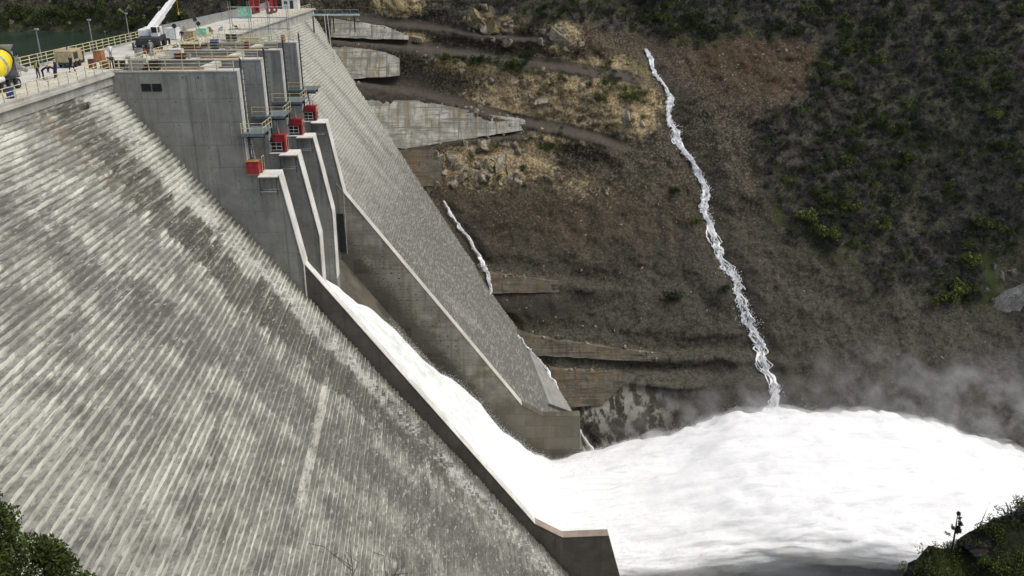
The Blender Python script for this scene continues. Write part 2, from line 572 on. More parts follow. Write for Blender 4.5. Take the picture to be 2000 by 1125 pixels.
near_face = mesh_obj('stepped_face', *(lambda ys: (
    [(float(xface(y, z)) - 1.0, y, z) for y in ys for z in (-2, -12, -22, -40, -72, -108)] +
    [],
    [(i * 6 + j, i * 6 + j + 1, i * 6 + j + 7, i * 6 + j + 6) for i in range(len(ys) - 1) for j in range(5)]))([4 + 8.7 * i for i in range(11)]),
    M['tread'], dam)
ys = np.concatenate([np.arange(10, 30, .8), np.arange(30, Y1 + 0.2, 0.3)])
ys[-1] = Y1 + 0.05
n = len(ys)
NSTEP = 166
for k in range(-2, NSTEP):
    zt = -2.0 - SH * k
    xk = xface(ys, zt - SH) + random.uniform(-0.11, 0.08)
    xp = xface(ys, zt) - 0.25
    seed = 110 + k
    rag = 0.055 * fbm(ys * 1.3, zt, 0, 3, seed) + .03 * vnoise(ys * 3.1, zt, 0, seed + 7)
    chip = np.clip(vnoise(ys * 0.8, zt * 3, 0, seed + 500) - 0.45, 0, 1) * 0.35
    chip2 = np.clip(vnoise(ys * 2.6, zt * 3, 0, seed + 900) - 0.55, 0, 1) * 0.25
    A = np.stack([xk + rag * 0.6 - .02 + .02 * vnoise(ys * .9, 5, 0, seed + 33), ys, np.full(n, zt - SH - 0.06)], 1)
    B = np.stack([xk + rag - chip * 0.7 - chip2, ys, zt - 0.02 + 0.03 * fbm(ys * 1.7, 3, 0, 3, seed + 50) - chip - chip2], 1)
    mid = 0.5 + 0.25 * vnoise(ys * 1.1, 9, 0, seed)
    Cc = np.stack([xk * mid + xp * (1 - mid), ys, zt + 0.07 * fbm(ys * 2.2, 7, 0, 3, seed + 70)], 1)
    D = np.stack([xp, ys, zt + 0.02 + 0.10 * np.clip(fbm(ys * 1.2, 11, 0, 3, seed + 90), 0, 1)], 1)
    v = np.concatenate([A, B, Cc, D])
    i = np.arange(n - 1)
    f = np.concatenate([np.stack([r * n + i, r * n + i + 1, (r + 1) * n + i + 1, (r + 1) * n + i], 1) for r in range(3)])
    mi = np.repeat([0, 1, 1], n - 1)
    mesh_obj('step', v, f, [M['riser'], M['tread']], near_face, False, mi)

# far stepped face: steps too fine to pick apart singly, one mesh
va, fa, base = [], [], 0
for k in range(178):
    zt = -2.0 - SH * k
    yend = 216 + 0.82 * zt
    yy = np.concatenate([np.arange(124.2, max(126, yend), 0.9)])
    n2 = len(yy)
    xk = xface(yy, zt - SH) + RNG.uniform(-.04, .04)
    rag = 0.05 * fbm(yy * 1.1, zt, 0, 2, 300 + k)
    chip = np.clip(vnoise(yy * 0.7, zt, 0, 400 + k) - .4, 0, 1) * .3
    A = np.stack([xk + rag, yy, np.full(n2, zt - SH - .05)], 1)
    B = np.stack([xk + rag - chip, yy, zt - chip], 1)
    D = np.stack([xface(yy, zt) - .25, yy, np.full(n2, zt + .03)], 1)
    va.append(np.concatenate([A, B, D]))
    i = np.arange(n2 - 1)
    fa.append(base + np.concatenate([np.stack([r * n2 + i, r * n2 + i + 1, (r + 1) * n2 + i + 1, (r + 1) * n2 + i], 1) for r in range(2)]))
    base += 3 * n2
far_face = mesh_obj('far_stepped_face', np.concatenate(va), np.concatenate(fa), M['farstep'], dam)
tag(far_face, 'finely stepped face beyond the spillway', kind='stuff')

# solid body behind the steps, crest band and deck
body = MB()
for y0, y1 in ((4, Y1 + .3), (124.0, 222)):
    body.prism([(XU, -.3), (XU, -108), (XC + FS * 106 - 1.4, -108), (XC - 1.4, -2.2), (XC - .6, -2), (XC - .6, -.3)], y0, y1)
body.build('dam_body', M['crestband'], dam)
OGEE = [(XU, -14), (-44, -12.2), (-41, -11.8), (-38, -12.6), (-34, -15.5), (-30, -19.5), (-25, -25.8), (-21, -31.3), (-14, -40.9), (-5, -53.2), (3, -64.2), (6.5, -68.1), (10, -69.8), (13.5, -69.6), (16.5, -67.8), (17.3, -67.2), (19.8, -80), (30, -108), (XU, -108)]
MB().prism(OGEE, Y1 + .32, 123.98).build('spillway_body', M['chute'], dam)
y = 62.0
band = []
yb = 10.0
while yb < 222:
    if not (Y1 - 1 < yb < 123):
        w = min(6.0, Y1 - yb) if yb < Y1 else min(6.0, 222 - yb)
        MB().box((XC - .28, yb + w / 2, (-.62 if yb < Y1 else -1.02)), (.62 + random.uniform(0, .05), w - .03, (1.16 if yb < Y1 else 2.0))).build('crest_panel', M['crestband'], dam)
    yb += 6.0
    if Y1 - 1 < yb < 123:
        yb = 124.0
MB().box(((XC + XU) / 2 + .1, 113, -.16), (XC - XU + .5, 218, .3)).build('deck_slab', M['deck'], dam)
MB().box((XC + .1, 50.7, .12), (.3, 80.2, .26)).box((XU + .25, 113, .12), (.3, 218, .26)).build('kerb', M['crestband'], dam)
# smooth apron at the foot of the far face
ap = [(9.6, 154.5, -63.4), (12.4, 156.4, -66.9), (18.2, 148.2, -74.4), (12.6, 139.5, -67.4)]
q = [Vector(p) for p in ap]
nn = Vector((1, 0, FS)).normalized()
MB().add([p + nn * .75 for p in q] + [p - nn * 1 for p in q], [(0, 1, 2, 3), (0, 4, 5, 1), (1, 5, 6, 2), (2, 6, 7, 3), (3, 7, 4, 0)]).build('apron', M['pier'], dam)
# concrete block standing right of the far training wall
hatch = MB().box((0, 0, 0), (.12, 1.5, .5), bev=.03).build('step_hatch', M['darksteel'], dam)
hatch.location = (xface(82.7, -2.2) + .32, 82.7, -2.45)
hatch.rotation_euler = (.5, 0, 0)

# ------------------------------------------------------------------ spillway piers and walls
PIER = [(-46.5, -.02), (-24.6, -.02), (-24.6, -10.9), (-21.4, -10.9), (-19.6, -21.3), (-19.7, -36), (-46.5, -36)]
PANELPOLY = [(-38.2, -.3), (-24.7, -.3), (-24.7, -10.8), (-21.6, -11.2), (-19.8, -21.3), (-19.9, -32), (-24, -30)]
ORD = ['nearest the camera, with a pair of dark openings', 'second in the row from the near end', 'third in the row from the near end', 'last in the row, beside the far stepped face']
piers = []
for k in range(4):
    yk = Y1 + BAY * k
    p = empty('spillway_pier', (0, yk, 0))
    tag(p, 'grey concrete spillway pier, ' + ORD[k], 'pier', 'spillway piers')
    MB().prism(PIER, 0, 2.0).build('pier_body', M['pier'], p)
    face_panels(p, PANELPOLY, -.002, .045, 2.9, 2.45, M['panel'], x_off=.6)
    # pale coping on shelf, sloping nose and foot: their bright light painted in
    e = .06
    MB().prism([(-24.7, -10.9 + e), (-21.4, -10.9 + e), (-21.4 + e, -10.9), (-19.6 + e, -21.3), (-19.7 + e, -31), (-19.72, -31), (-19.62, -21.3), (-21.42, -10.92), (-24.7, -10.92)], -.14, 2.08).build('coping', M['coping'], p)
    MB().box((-24.56, 1.0, -4.7), (.1, 2.06, 9.3)).build('nose_strip', M['coping'], p)  # upright nose face, brightness from the light put into its colour
    MB().box((-31, 1.0, .05), (12.9, 2.1, .14)).build('pier_cap', M['deck'], p)
    if k == 0:
        for xx in (-34.05, -32.95):
            MB().box((xx, -.06, -1.55), (.98, .06, .78)).build('dark_opening', M['glass'], p)
        for xx in (-30.2, -28.6):
            MB().box((xx, -.06, -.55), (.16, .05, .1)).build('drain_hole', M['black'], p)
    piers.append(p)

# radial gates between the piers
for k in range(3):
    g = empty('spillway_gate', (0, Y1 + BAY * k + 2.0, 0))
    tag(g, 'dark curved steel gate between spillway piers, ' + ['nearest bay', 'middle bay', 'farthest bay'][k], 'gate', 'spillway gates')
    pts = [(-27 + 10.5 * math.cos(R(a)), -9.5 + 10.5 * math.sin(R(a))) for a in range(150, 206, 5)]
    lift = 3.0 if k < 2 else 0.0
    v = [(x, yy, z + lift) for x, z in pts for yy in (.1, BAY - 2.1)] + [(x + .35, yy, z + lift) for x, z in pts for yy in (.1, BAY - 2.1)]
    m_ = len(pts) * 2
    f = [(i * 2, i * 2 + 1, i * 2 + 3, i * 2 + 2) for i in range(len(pts) - 1)] + [(m_ + i * 2, m_ + i * 2 + 2, m_ + i * 2 + 3, m_ + i * 2 + 1) for i in range(len(pts) - 1)]
    f += [(0, m_, m_ + 1, 1), (m_ - 2, m_ - 1, 2 * m_ - 1, 2 * m_ - 2)]
    mesh_obj('gate_leaf', v, f, M['darksteel'], g)
    for yy in (1.0, BAY - 3.0):
        MB().tube([(-26.5, yy, -9.5), (-36.6, yy, -8 + lift)], .3).tube([(-26.5, yy, -9.5), (-36.3, yy, -12 + lift)], .3).build('gate_arm', M['darksteel'], g)

WALLTOP = [(-20.6, -20.0), (7.0, -57.8), (10.7, -60.1), (16.8, -60.0)]


def training_wall(y0, y1, label, panel, pmat, side, coping_m, bodym, end=((18.5, -66.4), (22.5, -82))):
    w = empty('training_wall', (0, 0, 0))
    tag(w, label, 'wall', 'spillway training walls')
    WALL = WALLTOP + [*end, (-8, -82), (-20.6, -40)]
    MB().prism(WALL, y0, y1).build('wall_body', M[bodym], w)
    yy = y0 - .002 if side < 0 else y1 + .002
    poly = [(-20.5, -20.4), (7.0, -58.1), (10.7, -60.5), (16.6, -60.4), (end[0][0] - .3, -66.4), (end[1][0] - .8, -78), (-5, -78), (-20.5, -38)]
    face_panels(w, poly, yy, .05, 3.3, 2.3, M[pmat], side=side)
    def strip(a, b, mat, th=.07):
        dx, dz = b[0] - a[0], b[1] - a[1]
        L = math.hypot(dx, dz)
        nx, nz = -dz / L * th, dx / L * th
        MB().prism([(a[0], a[1] - .02), (b[0], b[1] - .02), (b[0] + nx, b[1] + nz), (a[0] + nx, a[1] + nz)], y0 - .09, y1 + .09).build('coping', mat, w)
    strip(WALLTOP[0], WALLTOP[1], M['coping'] if coping_m == 'browncoping' else M['deck'])
    strip(WALLTOP[1], WALLTOP[2], M[coping_m], .06)
    strip(WALLTOP[2], WALLTOP[3], M[coping_m], .065)
    return w


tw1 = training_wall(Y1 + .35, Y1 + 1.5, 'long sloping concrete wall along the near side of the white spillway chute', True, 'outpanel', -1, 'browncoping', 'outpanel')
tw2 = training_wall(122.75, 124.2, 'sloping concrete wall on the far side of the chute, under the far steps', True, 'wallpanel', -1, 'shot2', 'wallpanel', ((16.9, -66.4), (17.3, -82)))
# dark gallery recess and tie holes in the far wall
MB().box((-20.3, 122.63, -27.6), (.95, .1, 6.0)).build('recess', M['darksteel'], tw2)
th = MB()
for i in range(55):
    x = random.uniform(-15, -3)
    z = -20.0 - (x + 20.6) * 1.37 - random.uniform(2, 6.5)
    th.box((round(x / 1.2) * 1.2 + random.uniform(-.1, .1), 122.67, round(z / .9) * .9), (.13, .04, .13))
tag(th.build('tie_hole', M['black'], tw2), kind='stuff')

# ------------------------------------------------------------------ far valley side
FALL = np.array([(41.0, -4), (41.5, -9.3), (42.5, -14.6), (45.2, -18.8), (44.3, -23.3), (46.3, -28.4), (49.0, -32.3), (50.8, -36.7), (49.8, -40.5), (51.8, -46.1), (52.2, -49.3), (55.2, -52.9), (56.1, -56.9), (57.4, -61.3), (58.9, -64.7), (60.0, -68.9), (61.2, -71.0), (59.9, -73.9), (58.9, -77.1), (58.5, -84)])
FALL2 = np.array([(-6.9, -38.3), (-4.4, -42.2), (-1.2, -45.9), (1.5, -50.0), (2.7, -50.9), (2.6, -56.2), (6.2, -60.1), (8.9, -62.3), (13.9, -66.9), (16.4, -71.5), (18.6, -75.2), (21.3, -78.8), (24.0, -82.1)])
ROADS = [((-45, -27, -9, 9, 33, 42), (-5.5, -6.9, -8.6, -10.8, -14, -16), 3.2, 8),
         ((-30, -11, 9, 22), (-1.8, -3.9, -6.3, -7.0), 2.0, 5),
         ((-32, -27, -11, 9, 24, 36), (-14.4, -15.0, -17.6, -23.0, -25.5, -29), 4.0, 8),
         ((-18, -8, 4, 14), (-28.6, -26.6, -26.1, -25.6), 2.2, 5),
         ((-2, 18, 32), (-50.7, -52.7, -54), 1.8, 4), ((6, 37, 60), (-61.6, -65.2, -66.5), 1.8, 4),
         ((10, 30, 48), (-67.2, -68.4, -69), 1.6, 4), ((20, 40, 70), (-68.5, -69.6, -70.5), 1.2, 3)]


BL = lambda L, x, z: np.clip(sum(a * np.exp(-((x - cx) / rx) ** 2 - ((z - cz) / rz) ** 2) for cx, cz, rx, rz, a in L), 0, 1)
OCHRE = [(4, -3.5, 6, 3.5, 1), (20, -6, 5, 3.5, 1), (-18, 0.5, 6, 2.5, 1.2), (2, -31.5, 9, 4.5, 1), (22, -17, 12, 5, .7), (-14, -6.5, 4, 1.5, .9), (-2, -12, 10, 2.5, .7),
         (8, -18, 10, 3.5, .7), (30, -24, 9, 4, .6), (33, -14, 8, 4, .6), (16, -23, 14, 4, .6), (38, -20, 6, 5, .5), (68, -9, 14, 4, .12), (72, -20, 8, 4, .25), (14, -30, 5, 4, .5), (24, -36, 8, 4, .35)]


def road_dz(x, z, r):
    xs, zs = r[0], r[1]
    fade = sstep(xs[0] - 4, xs[0], x) * (1 - sstep(xs[-1] - 8, xs[-1] + 2, x))
    return z - np.interp(x, xs, zs), fade


def hill_y(x, z):
    x, z = np.broadcast_arrays(np.asarray(x, float), np.asarray(z, float))
    yv = 210 + 0.82 * z
    yv = yv + 18 * sstep(-50, -110, x) - 13 * sstep(100, 140, x) * sstep(10, -25, z)
    wild = sstep(-20, 45, x) * .7 + .3
    yv = yv + wild * (3.2 * fbm(x / 26, z / 22, 0, 4, 1) + 1.3 * fbm(x / 7, z / 6, 0, 3, 5)) + (.45 + .5 * sstep(-44, -28, z)) * fbm(x / 2.4, z / 1.8, 0, 4, 9, .6)
    # erosion runnels down the slope
    wob = x + 2.5 * fbm(x / 9, z / 9, 0, 2, 33)
    yv = yv + (0.5 + .5 * sstep(20, 60, x)) * np.abs(fbm(wob / 4.4, z / 22, 0, 3, 21)) * .9 - .45 * np.abs(fbm(x / 1.6, z / 1.5, 0, 3, 23))
    crag = BL(OCHRE, x, z)
    yv = yv - crag * (3.0 * np.abs(fbm(x / 4.2, z / 3.4, 0, 4, 25, .6)) + .8 * np.abs(fbm(x / 1.3, z / 1.1, 0, 3, 27, .6)))
    gx = np.interp(-z, -FALL[:, 1], FALL[:, 0])
    d = (x - gx)
    yv = yv + 1.5 * np.exp(-(d / 3.2) ** 2) + 9 * np.exp(-(d / 11) ** 2) * sstep(-22, 2, z)
    yv = yv - 1.5 * np.exp(-((d - 7) / 3.5) ** 2) * sstep(-18, -6, z)
    gx2 = np.interp(-z, -FALL2[:, 1], FALL2[:, 0])
    yv = yv + 1.2 * np.exp(-((x - gx2) / 1.6) ** 2) * sstep(-36, -40, z)
    flatm = BL([(-25, -11, 9, 4, 1.2), (-9, -22.5, 17, 5, 1.3), (-24, -4.5, 10, 2.5, 1.1), (7, -53, 11, 2.6, 1.2), (21, -64, 16, 2.4, 1.2), (22, -70, 9, 4, 1.2), (-12, -31.5, 5, 4, 1.0)], x, z)
    yv = yv * (1 - flatm) + flatm * (210 + .82 * z + .3 * fbm(x / 2.3, z / 1.6, 0, 3, 29) + .2)
    for r in ROADS:
        dz, fade = road_dz(x, z, r)
        fade = fade * (1 - .75 * flatm)
        yv = yv + fade * r[2] * (sstep(-.5, .2, dz) * (1 - sstep(.2, r[3], dz)) - .55 * sstep(-r[3] * .7, -.5, dz) * (1 - sstep(-.5, .2, dz)))
    return yv


RUST = [(20, -12, 16, 4, .8), (14, -6, 12, 3, .8), (66, -11, 16, 6, 1.5), (22, -42, 24, 7, .4), (-6, -46, 8, 6, .3), (24, -22, 12, 5, .5), (8, -57, 10, 4, .4), (-5, -33, 6, 5, .4), (72, -16, 10, 6, .5)]
GREEN = [(4, -10.8, 9, 1.3, .8), (32, -16, 7, 3, .6), (56, -3, 10, 5, .9), (14, 0, 12, 2.5, .7), (34, 0, 9, 3, .6), (-2, -9.2, 5, 1, .7), (12, -13, 8, 1.5, .6), (38, -14, 4, 6, .5), (105, -12, 22, 14, .5), (112, -38, 12, 20, .6), (80, -44, 12, 7, .6), (-100, -3, 50, 4, .8), (38, -33, 3, 4, .4), (73, -43, 6, 4, 1.2), (86, -43, 5, 4, .8), (104, -53, 6, 6, 1.2), (98, -32, 8, 5, .6)]
BRUSHPOLY = [(63, -1), (63, -6), (80, -9), (78, -20), (66, -23), (62, -29), (64, -43), (75, -48), (84, -54), (95, -58), (109, -58), (113, -48), (122, -30), (134, -1), (134, 6), (63, 6)]


def in_poly(P, x, z):
    x, z = np.asarray(x), np.asarray(z)
    ins = np.zeros(x.shape, bool)
    for i in range(len(P)):
        (x0, z0), (x1, z1) = P[i - 1], P[i]
        c = ((z0 > z) != (z1 > z)) & (x < (x1 - x0) * (z - z0) / (z1 - z0 + 1e-12) + x0)
        ins ^= c
    return ins


def brush_density(x, z):
    ins = in_poly(BRUSHPOLY, x + 7 * fbm(x / 5, z / 5, 0, 3, 71), z + 5 * fbm(x / 5, z / 5, 0, 3, 72)).astype(float)
    top = sstep(-2.0, .5, z + 2 * fbm(x / 6, z / 6, 0, 2, 73) + np.interp(x, (-10, 10, 30, 40, 50, 63, 80), (-1, 1.5, 4, 6, 6.5, 5, 0))) * sstep(-12, 0, x)
    return np.clip(ins + .8 * top, 0, 1)


def slope_mat():
    m = Mat('hillside_soil', 0.95, 0.12)
    a = m.n('ShaderNodeVertexColor', {'layer_name': 'zone'})
    s = m.n('ShaderNodeSeparateColor', i0=a.outputs[0]).outputs
    b = m.n('ShaderNodeVertexColor', {'layer_name': 'zone_b'})
    s2 = m.n('ShaderNodeSeparateColor', i0=b.outputs[0]).outputs
    n1 = m.noise(0.12, 6, 0.65)
    n2 = m.noise(0.9, 6, 0.7)
    n3 = m.noise(4.5, 4, 0.75)
    n4 = m.noise(1.9, 5, 0.75)
    x_, y_, z_ = m.sep()
    lowz = m.rng(m.ma('ADD', z_, m.ma('MULTIPLY_ADD', n1, 30.0, -15.0)), -35, -60)
    k = m.mix(m.rng(n1, 0.36, 0.64), (0.038, 0.035, 0.025), (0.088, 0.078, 0.055))
    k = m.mix(m.ma('MULTIPLY', lowz, 0.7), k, (0.088, 0.086, 0.069))
    k = m.mix(m.rng(n2, 0.44, 0.6, 0, 0.7), k, (0.030, 0.026, 0.021))
    rgh = m.ma('MAXIMUM', m.rng(z_, -46, -28, .5, .95), m.ma('MINIMUM', s[0], .9))
    k = m.mix(m.ma('MULTIPLY', m.rng(n4, 0.5, 0.62), rgh), k, (0.165, 0.142, 0.105))
    k = m.mix(m.ma('MULTIPLY', m.rng(n4, 0.47, 0.36), rgh), k, (0.022, 0.019, 0.014))
    k = m.mix(m.rng(n3, 0.58, 0.75, 0, 0.4), k, (0.15, 0.135, 0.11))
    ru = m.ma('MULTIPLY', s[2], m.rng(n2, 0.34, 0.62, 0, .75))
    k = m.mix(ru, k, (0.092, 0.056, 0.029))
    oc = m.rng(m.ma('ADD', s[0], m.ma('MULTIPLY_ADD', n2, 1.3, -0.65)), 0.22, 0.6)
    occ = m.mix(m.rng(n4, 0.34, 0.54), (0.095, 0.066, 0.032), (0.34, 0.265, 0.145))
    occ = m.mix(m.rng(m.ma('ADD', m.ma('MULTIPLY', n4, .6), m.ma('MULTIPLY', n3, .4)), 0.52, 0.60, 0, .85), occ, (0.60, 0.53, 0.37))
    k = m.mix(oc, k, occ)
    st = m.vor(1.1)
    st2 = m.noise(0.5, 3, 0.6)
    k = m.mix(m.ma('MULTIPLY', m.rng(st, 0.26, 0.14), m.ma('MULTIPLY', m.rng(st2, 0.5, 0.62), m.rng(m.ma('ADD', s[0], s[2]), 0.0, 0.6, 0.15, 0.8))), k, (0.36, 0.33, 0.27))
    gr = m.rng(m.ma('ADD', s[1], m.ma('MULTIPLY_ADD', n2, 1.4, -0.7)), 0.25, 0.85, 0, 0.85)
    k = m.mix(gr, k, m.mix(m.rng(n3, .35, .7), (0.030, 0.040, 0.014), (0.075, 0.098, 0.027)))
    k = m.mix(m.ma('MULTIPLY', s2[0], 0.8), k, m.mix(m.rng(n2, .3, .7), (0.075, 0.064, 0.053), (0.10, 0.087, 0.072)))
    ca = m.noise(1.0, 4, 0.6, map=(0.55, 0.55, 0.10))
    k = m.mix(m.ma('MULTIPLY', s2[1], m.rng(ca, 0.44, 0.56)), k, (0.44, 0.43, 0.37))
    k = m.mix(m.ma('MULTIPLY', s2[2], 0.75), k, m.mix(m.rng(n2, .3, .7), (0.018, 0.018, 0.017), (0.06, 0.056, 0.05)))
    br = m.n('ShaderNodeVertexColor', {'layer_name': 'zone_c'})
    brs = m.n('ShaderNodeSeparateColor', i0=br.outputs[0]).outputs
    bc = m.mix(m.rng(n4, 0.38, 0.62), (0.022, 0.021, 0.017), (0.10, 0.094, 0.080))
    bc = m.mix(m.rng(m.ma('ADD', n2, m.ma('MULTIPLY_ADD', n3, .5, -.25)), 0.52, 0.66, 0, .75), bc, (0.055, 0.072, 0.022))
    k = m.mix(m.ma('MULTIPLY', brs[0], .8), k, bc)
    m.bump(m.ma('ADD', m.ma('ADD', m.ma('MULTIPLY', n3, 0.3), n2), m.ma('MULTIPLY', n4, .6)), .8, 0.4)
    return m.color(k)


M['slope'] = slope_mat()


def hill_mesh(name, xs, zs, label=None):
    X, Z = np.meshgrid(xs, zs, indexing='ij')
    Yv = hill_y(X, Z)
    v = np.stack([X, Yv, Z], -1).reshape(-1, 3)
    a, b = len(xs), len(zs)
    I, J = np.meshgrid(np.arange(a - 1), np.arange(b - 1), indexing='ij')
    i0 = (I * b + J).ravel()
    f = np.stack([i0, i0 + b, i0 + b + 1, i0 + 1], 1)
    o = mesh_obj(name, v, f, M['slope'], None, True)
    x, z = v[:, 0], v[:, 2]
    road = np.zeros(len(x))
    for r in ROADS[:4]:
        dz, fade = road_dz(x, z, r)
        road = np.maximum(road, fade * sstep(-1.9, -.4, dz) * (1 - sstep(.3, 1.3, dz)))
    soil = sstep(-30, -26, x) * (1 - sstep(-14, -9, x)) * sstep(-21, -18, z) * (1 - sstep(-15, -13.5, z))
    road = np.maximum(road, soil)
    brush = np.where(in_poly(BRUSHPOLY, x, z), 1., 0.)
    cz = BL([(25, -76, 9, 4, 1.4), (33, -75, 6, 3.5, .9)], x, z)
    wet = np.clip(BL([(14, -57.5, 10, 2.4, 1.0), (-2, -47, 4, 6, .4), (28, -78, 14, 4, .8), (60, -74, 30, 4, .4)], x, z) + .15 * brush + .35 * np.exp(-((x - np.interp(-z, -FALL[:, 1], FALL[:, 0]) - 2.5) / 2.2) ** 2), 0, 1)
    for nm, ch in (('zone', (BL(OCHRE, x, z) * (1 - road), np.clip(BL(GREEN, x, z) + .25 * brush, 0, 1) * (1 - road), BL(RUST, x, z) * (1 - .6 * road))), ('zone_b', (road, cz, wet)), ('zone_c', (np.clip(brush_density(x, z), 0, 1), 0 * x, 0 * x))):
        ca = o.data.color_attributes.new(nm, 'FLOAT_COLOR', 'POINT')
        ca.data.foreach_set('color', np.stack([*ch, np.ones(len(x))], 1).astype(np.float32).ravel())
    tag(o, kind='structure')
    return o


xs = np.concatenate([np.linspace(-420, -130, 40)[:-1], np.linspace(-130, -48, 110)[:-1], np.arange(-48, 140, .42), np.linspace(140, 420, 60)[1:]])
zs = np.concatenate([np.linspace(-112, -84, 24)[:-1], np.arange(-84, 4, .36), np.linspace(4.5, 90, 40)])
hill_mesh('hillside', xs, zs)

# ------------------------------------------------------------------ reservoir, river
def water_mat(name, c, rough, sc):
    m = Mat(name, rough, 0.5)
    k = m.noise(1.0, 4, 0.6, map=(sc * .25, sc * .05, 1))
    m.bump(m.noise(1.0, 4, 0.6, map=(sc * 2.5, sc * 1.2, 1)), 0.25, 0.2)
    return m.color(m.mix(m.rng(k, .3, .7), tuple(x * .75 for x in c), tuple(x * 1.25 for x in c)))


M['lake'] = water_mat('reservoir_water', (0.022, 0.042, 0.030), 0.22, .4)
lake = mesh_obj('reservoir_water', [(-600, -300, -6), (XU + .2, -300, -6), (XU + .2, 330, -6), (-600, 330, -6)], [(0, 1, 2, 3)], M['lake'])
tag(lake, kind='structure')


def river_mat():
    m = Mat('river_water', 0.5, 0.4)
    k = m.noise(1.0, 6, 0.65, map=(.06, .09, 1))
    m.bump(m.noise(0.8, 5, 0.7), 0.6, 0.5)
    return m.color(m.mix(m.rng(k, .35, .65), (0.16, 0.175, 0.165), (0.42, 0.44, 0.43)))


xr, yr = np.linspace(-20, 420, 90), np.linspace(-60, 160, 60)
Xr, Yr = np.meshgrid(xr, yr, indexing='ij')
Zr = -97 + .8 * fbm(Xr / 9, Yr / 9, 0, 3, 77)
I, J = np.meshgrid(np.arange(89), np.arange(59), indexing='ij')
i0 = (I * 60 + J).ravel()
tag(mesh_obj('river_water', np.stack([Xr, Yr, Zr], -1).reshape(-1, 3), np.stack([i0, i0 + 60, i0 + 61, i0 + 1], 1), river_mat(), None, True), kind='structure')

# ------------------------------------------------------------------ near valley side (under the camera)


def near_z(x, y):
    x, y = np.broadcast_arrays(np.asarray(x, float), np.asarray(y, float))
    z = 9.0 - 1.25 * np.maximum(0, y - 1.0) - .04 * np.maximum(0, y) + .0 * x
    z = np.where(y < 1.0, 9.0 - .12 * (y - 1.0), z)
    # rocky spur to the right of the lens
    zr = np.interp(x, (14, 17, 19.3, 20.2, 21.6, 21.9, 23, 24, 34), (-40, -23, -15.4, -13.9, -14.1, -13.2, -12.4, -11.9, -8))
    sp = zr - .25 * np.maximum(0, 30 - y) - 3.0 * np.maximum(0, y - 30.6)
    z = np.maximum(z, np.where((x > 14) & (y > 14), sp, -200))
    return np.maximum(z + .25 * fbm(x / 4, y / 4, 0, 3, 51) + .2 * fbm(x / 1.1, y / 1.1, 0, 3, 52), -104)


def bank_mat():
    m = Mat('near_bank_soil', 0.95, 0.1)
    a, b = m.noise(.5, 6, .65), m.noise(3, 5, .7)
    k = m.mix(m.rng(a, .35, .65), (0.035, 0.032, 0.025), (0.04, 0.055, 0.018))
    k = m.mix(m.rng(b, .5, .75, 0, .6), k, (0.09, 0.08, 0.06))
    m.bump(b, .8, .2)
    return m.color(k)


xn, yn = np.arange(-44, 70, .6), np.concatenate([np.linspace(-60, 0, 30)[:-1], np.arange(0, 60, .5), np.linspace(60, 96, 14)])
Xn, Yn = np.meshgrid(xn, yn, indexing='ij')
Zn = near_z(Xn, Yn)
b_ = len(yn)
I, J = np.meshgrid(np.arange(len(xn) - 1), np.arange(b_ - 1), indexing='ij')
i0 = (I * b_ + J).ravel()
M['bank'] = bank_mat()
tag(mesh_obj('near_bank_ground', np.stack([Xn, Yn, Zn], -1).reshape(-1, 3), np.stack([i0, i0 + b_, i0 + b_ + 1, i0 + 1], 1), M['bank'], None, True), kind='structure')

# ------------------------------------------------------------------ stepped concrete revetments on the far side
def revet(label, top, bot, n, mat, out=.9):
    """level courses of concrete against the cut slope, each set back from the one below"""
    def rag(line, a):
        xs_ = np.linspace(line[0][0], line[-1][0], 26)
        zz = np.interp(xs_, [p[0] for p in line], [p[1] for p in line]) + a * fbm(xs_ / 1.7, len(label), 0, 3, 63) * np.minimum(1, np.minimum(np.arange(26), 25 - np.arange(26)) / 5.)
        return list(zip(xs_.tolist(), zz.tolist()))
    poly = rag(bot, .16) + list(reversed(rag(top, .14)))
    zs_ = [p[1] for p in poly]
    lo, hi = min(zs_), max(zs_)
    ch = (hi - lo) / n
    mb = MB()
    for k in range(n):
        c = clip_rect(poly, -200, 200, lo + k * ch, lo + (k + 1) * ch + .02)
        if len(c) < 3 or area(c) < .05:
            continue
        x0, x1 = min(p[0] for p in c), max(p[0] for p in c)
        m_ = max(1, int((x1 - x0) / 2.2))
        zm = lo + (k + .5) * ch
        for i in range(m_):
            d = clip_rect(c, x0 + (x1 - x0) * i / m_, x0 + (x1 - x0) * (i + 1) / m_, -300, 300)
            if len(d) >= 3 and area(d) > .02:
                jit = random.uniform(-.09, .09)
                n0 = len(mb.v)
                mb.prism(d, 0, 1)
                for q_ in range(n0, len(mb.v)):
                    px_, py_, pz_ = mb.v[q_]
                    mb.v[q_] = (px_, (210 + .82 * pz_ * .8 + .82 * zm * .2 - out + jit) if py_ < .5 else 210 + .82 * zm + 3.0, pz_)
    o = mb.build('retaining_wall', M[mat])
    tag(o, label, 'retaining wall', 'concrete walls on the far slope')
    return o


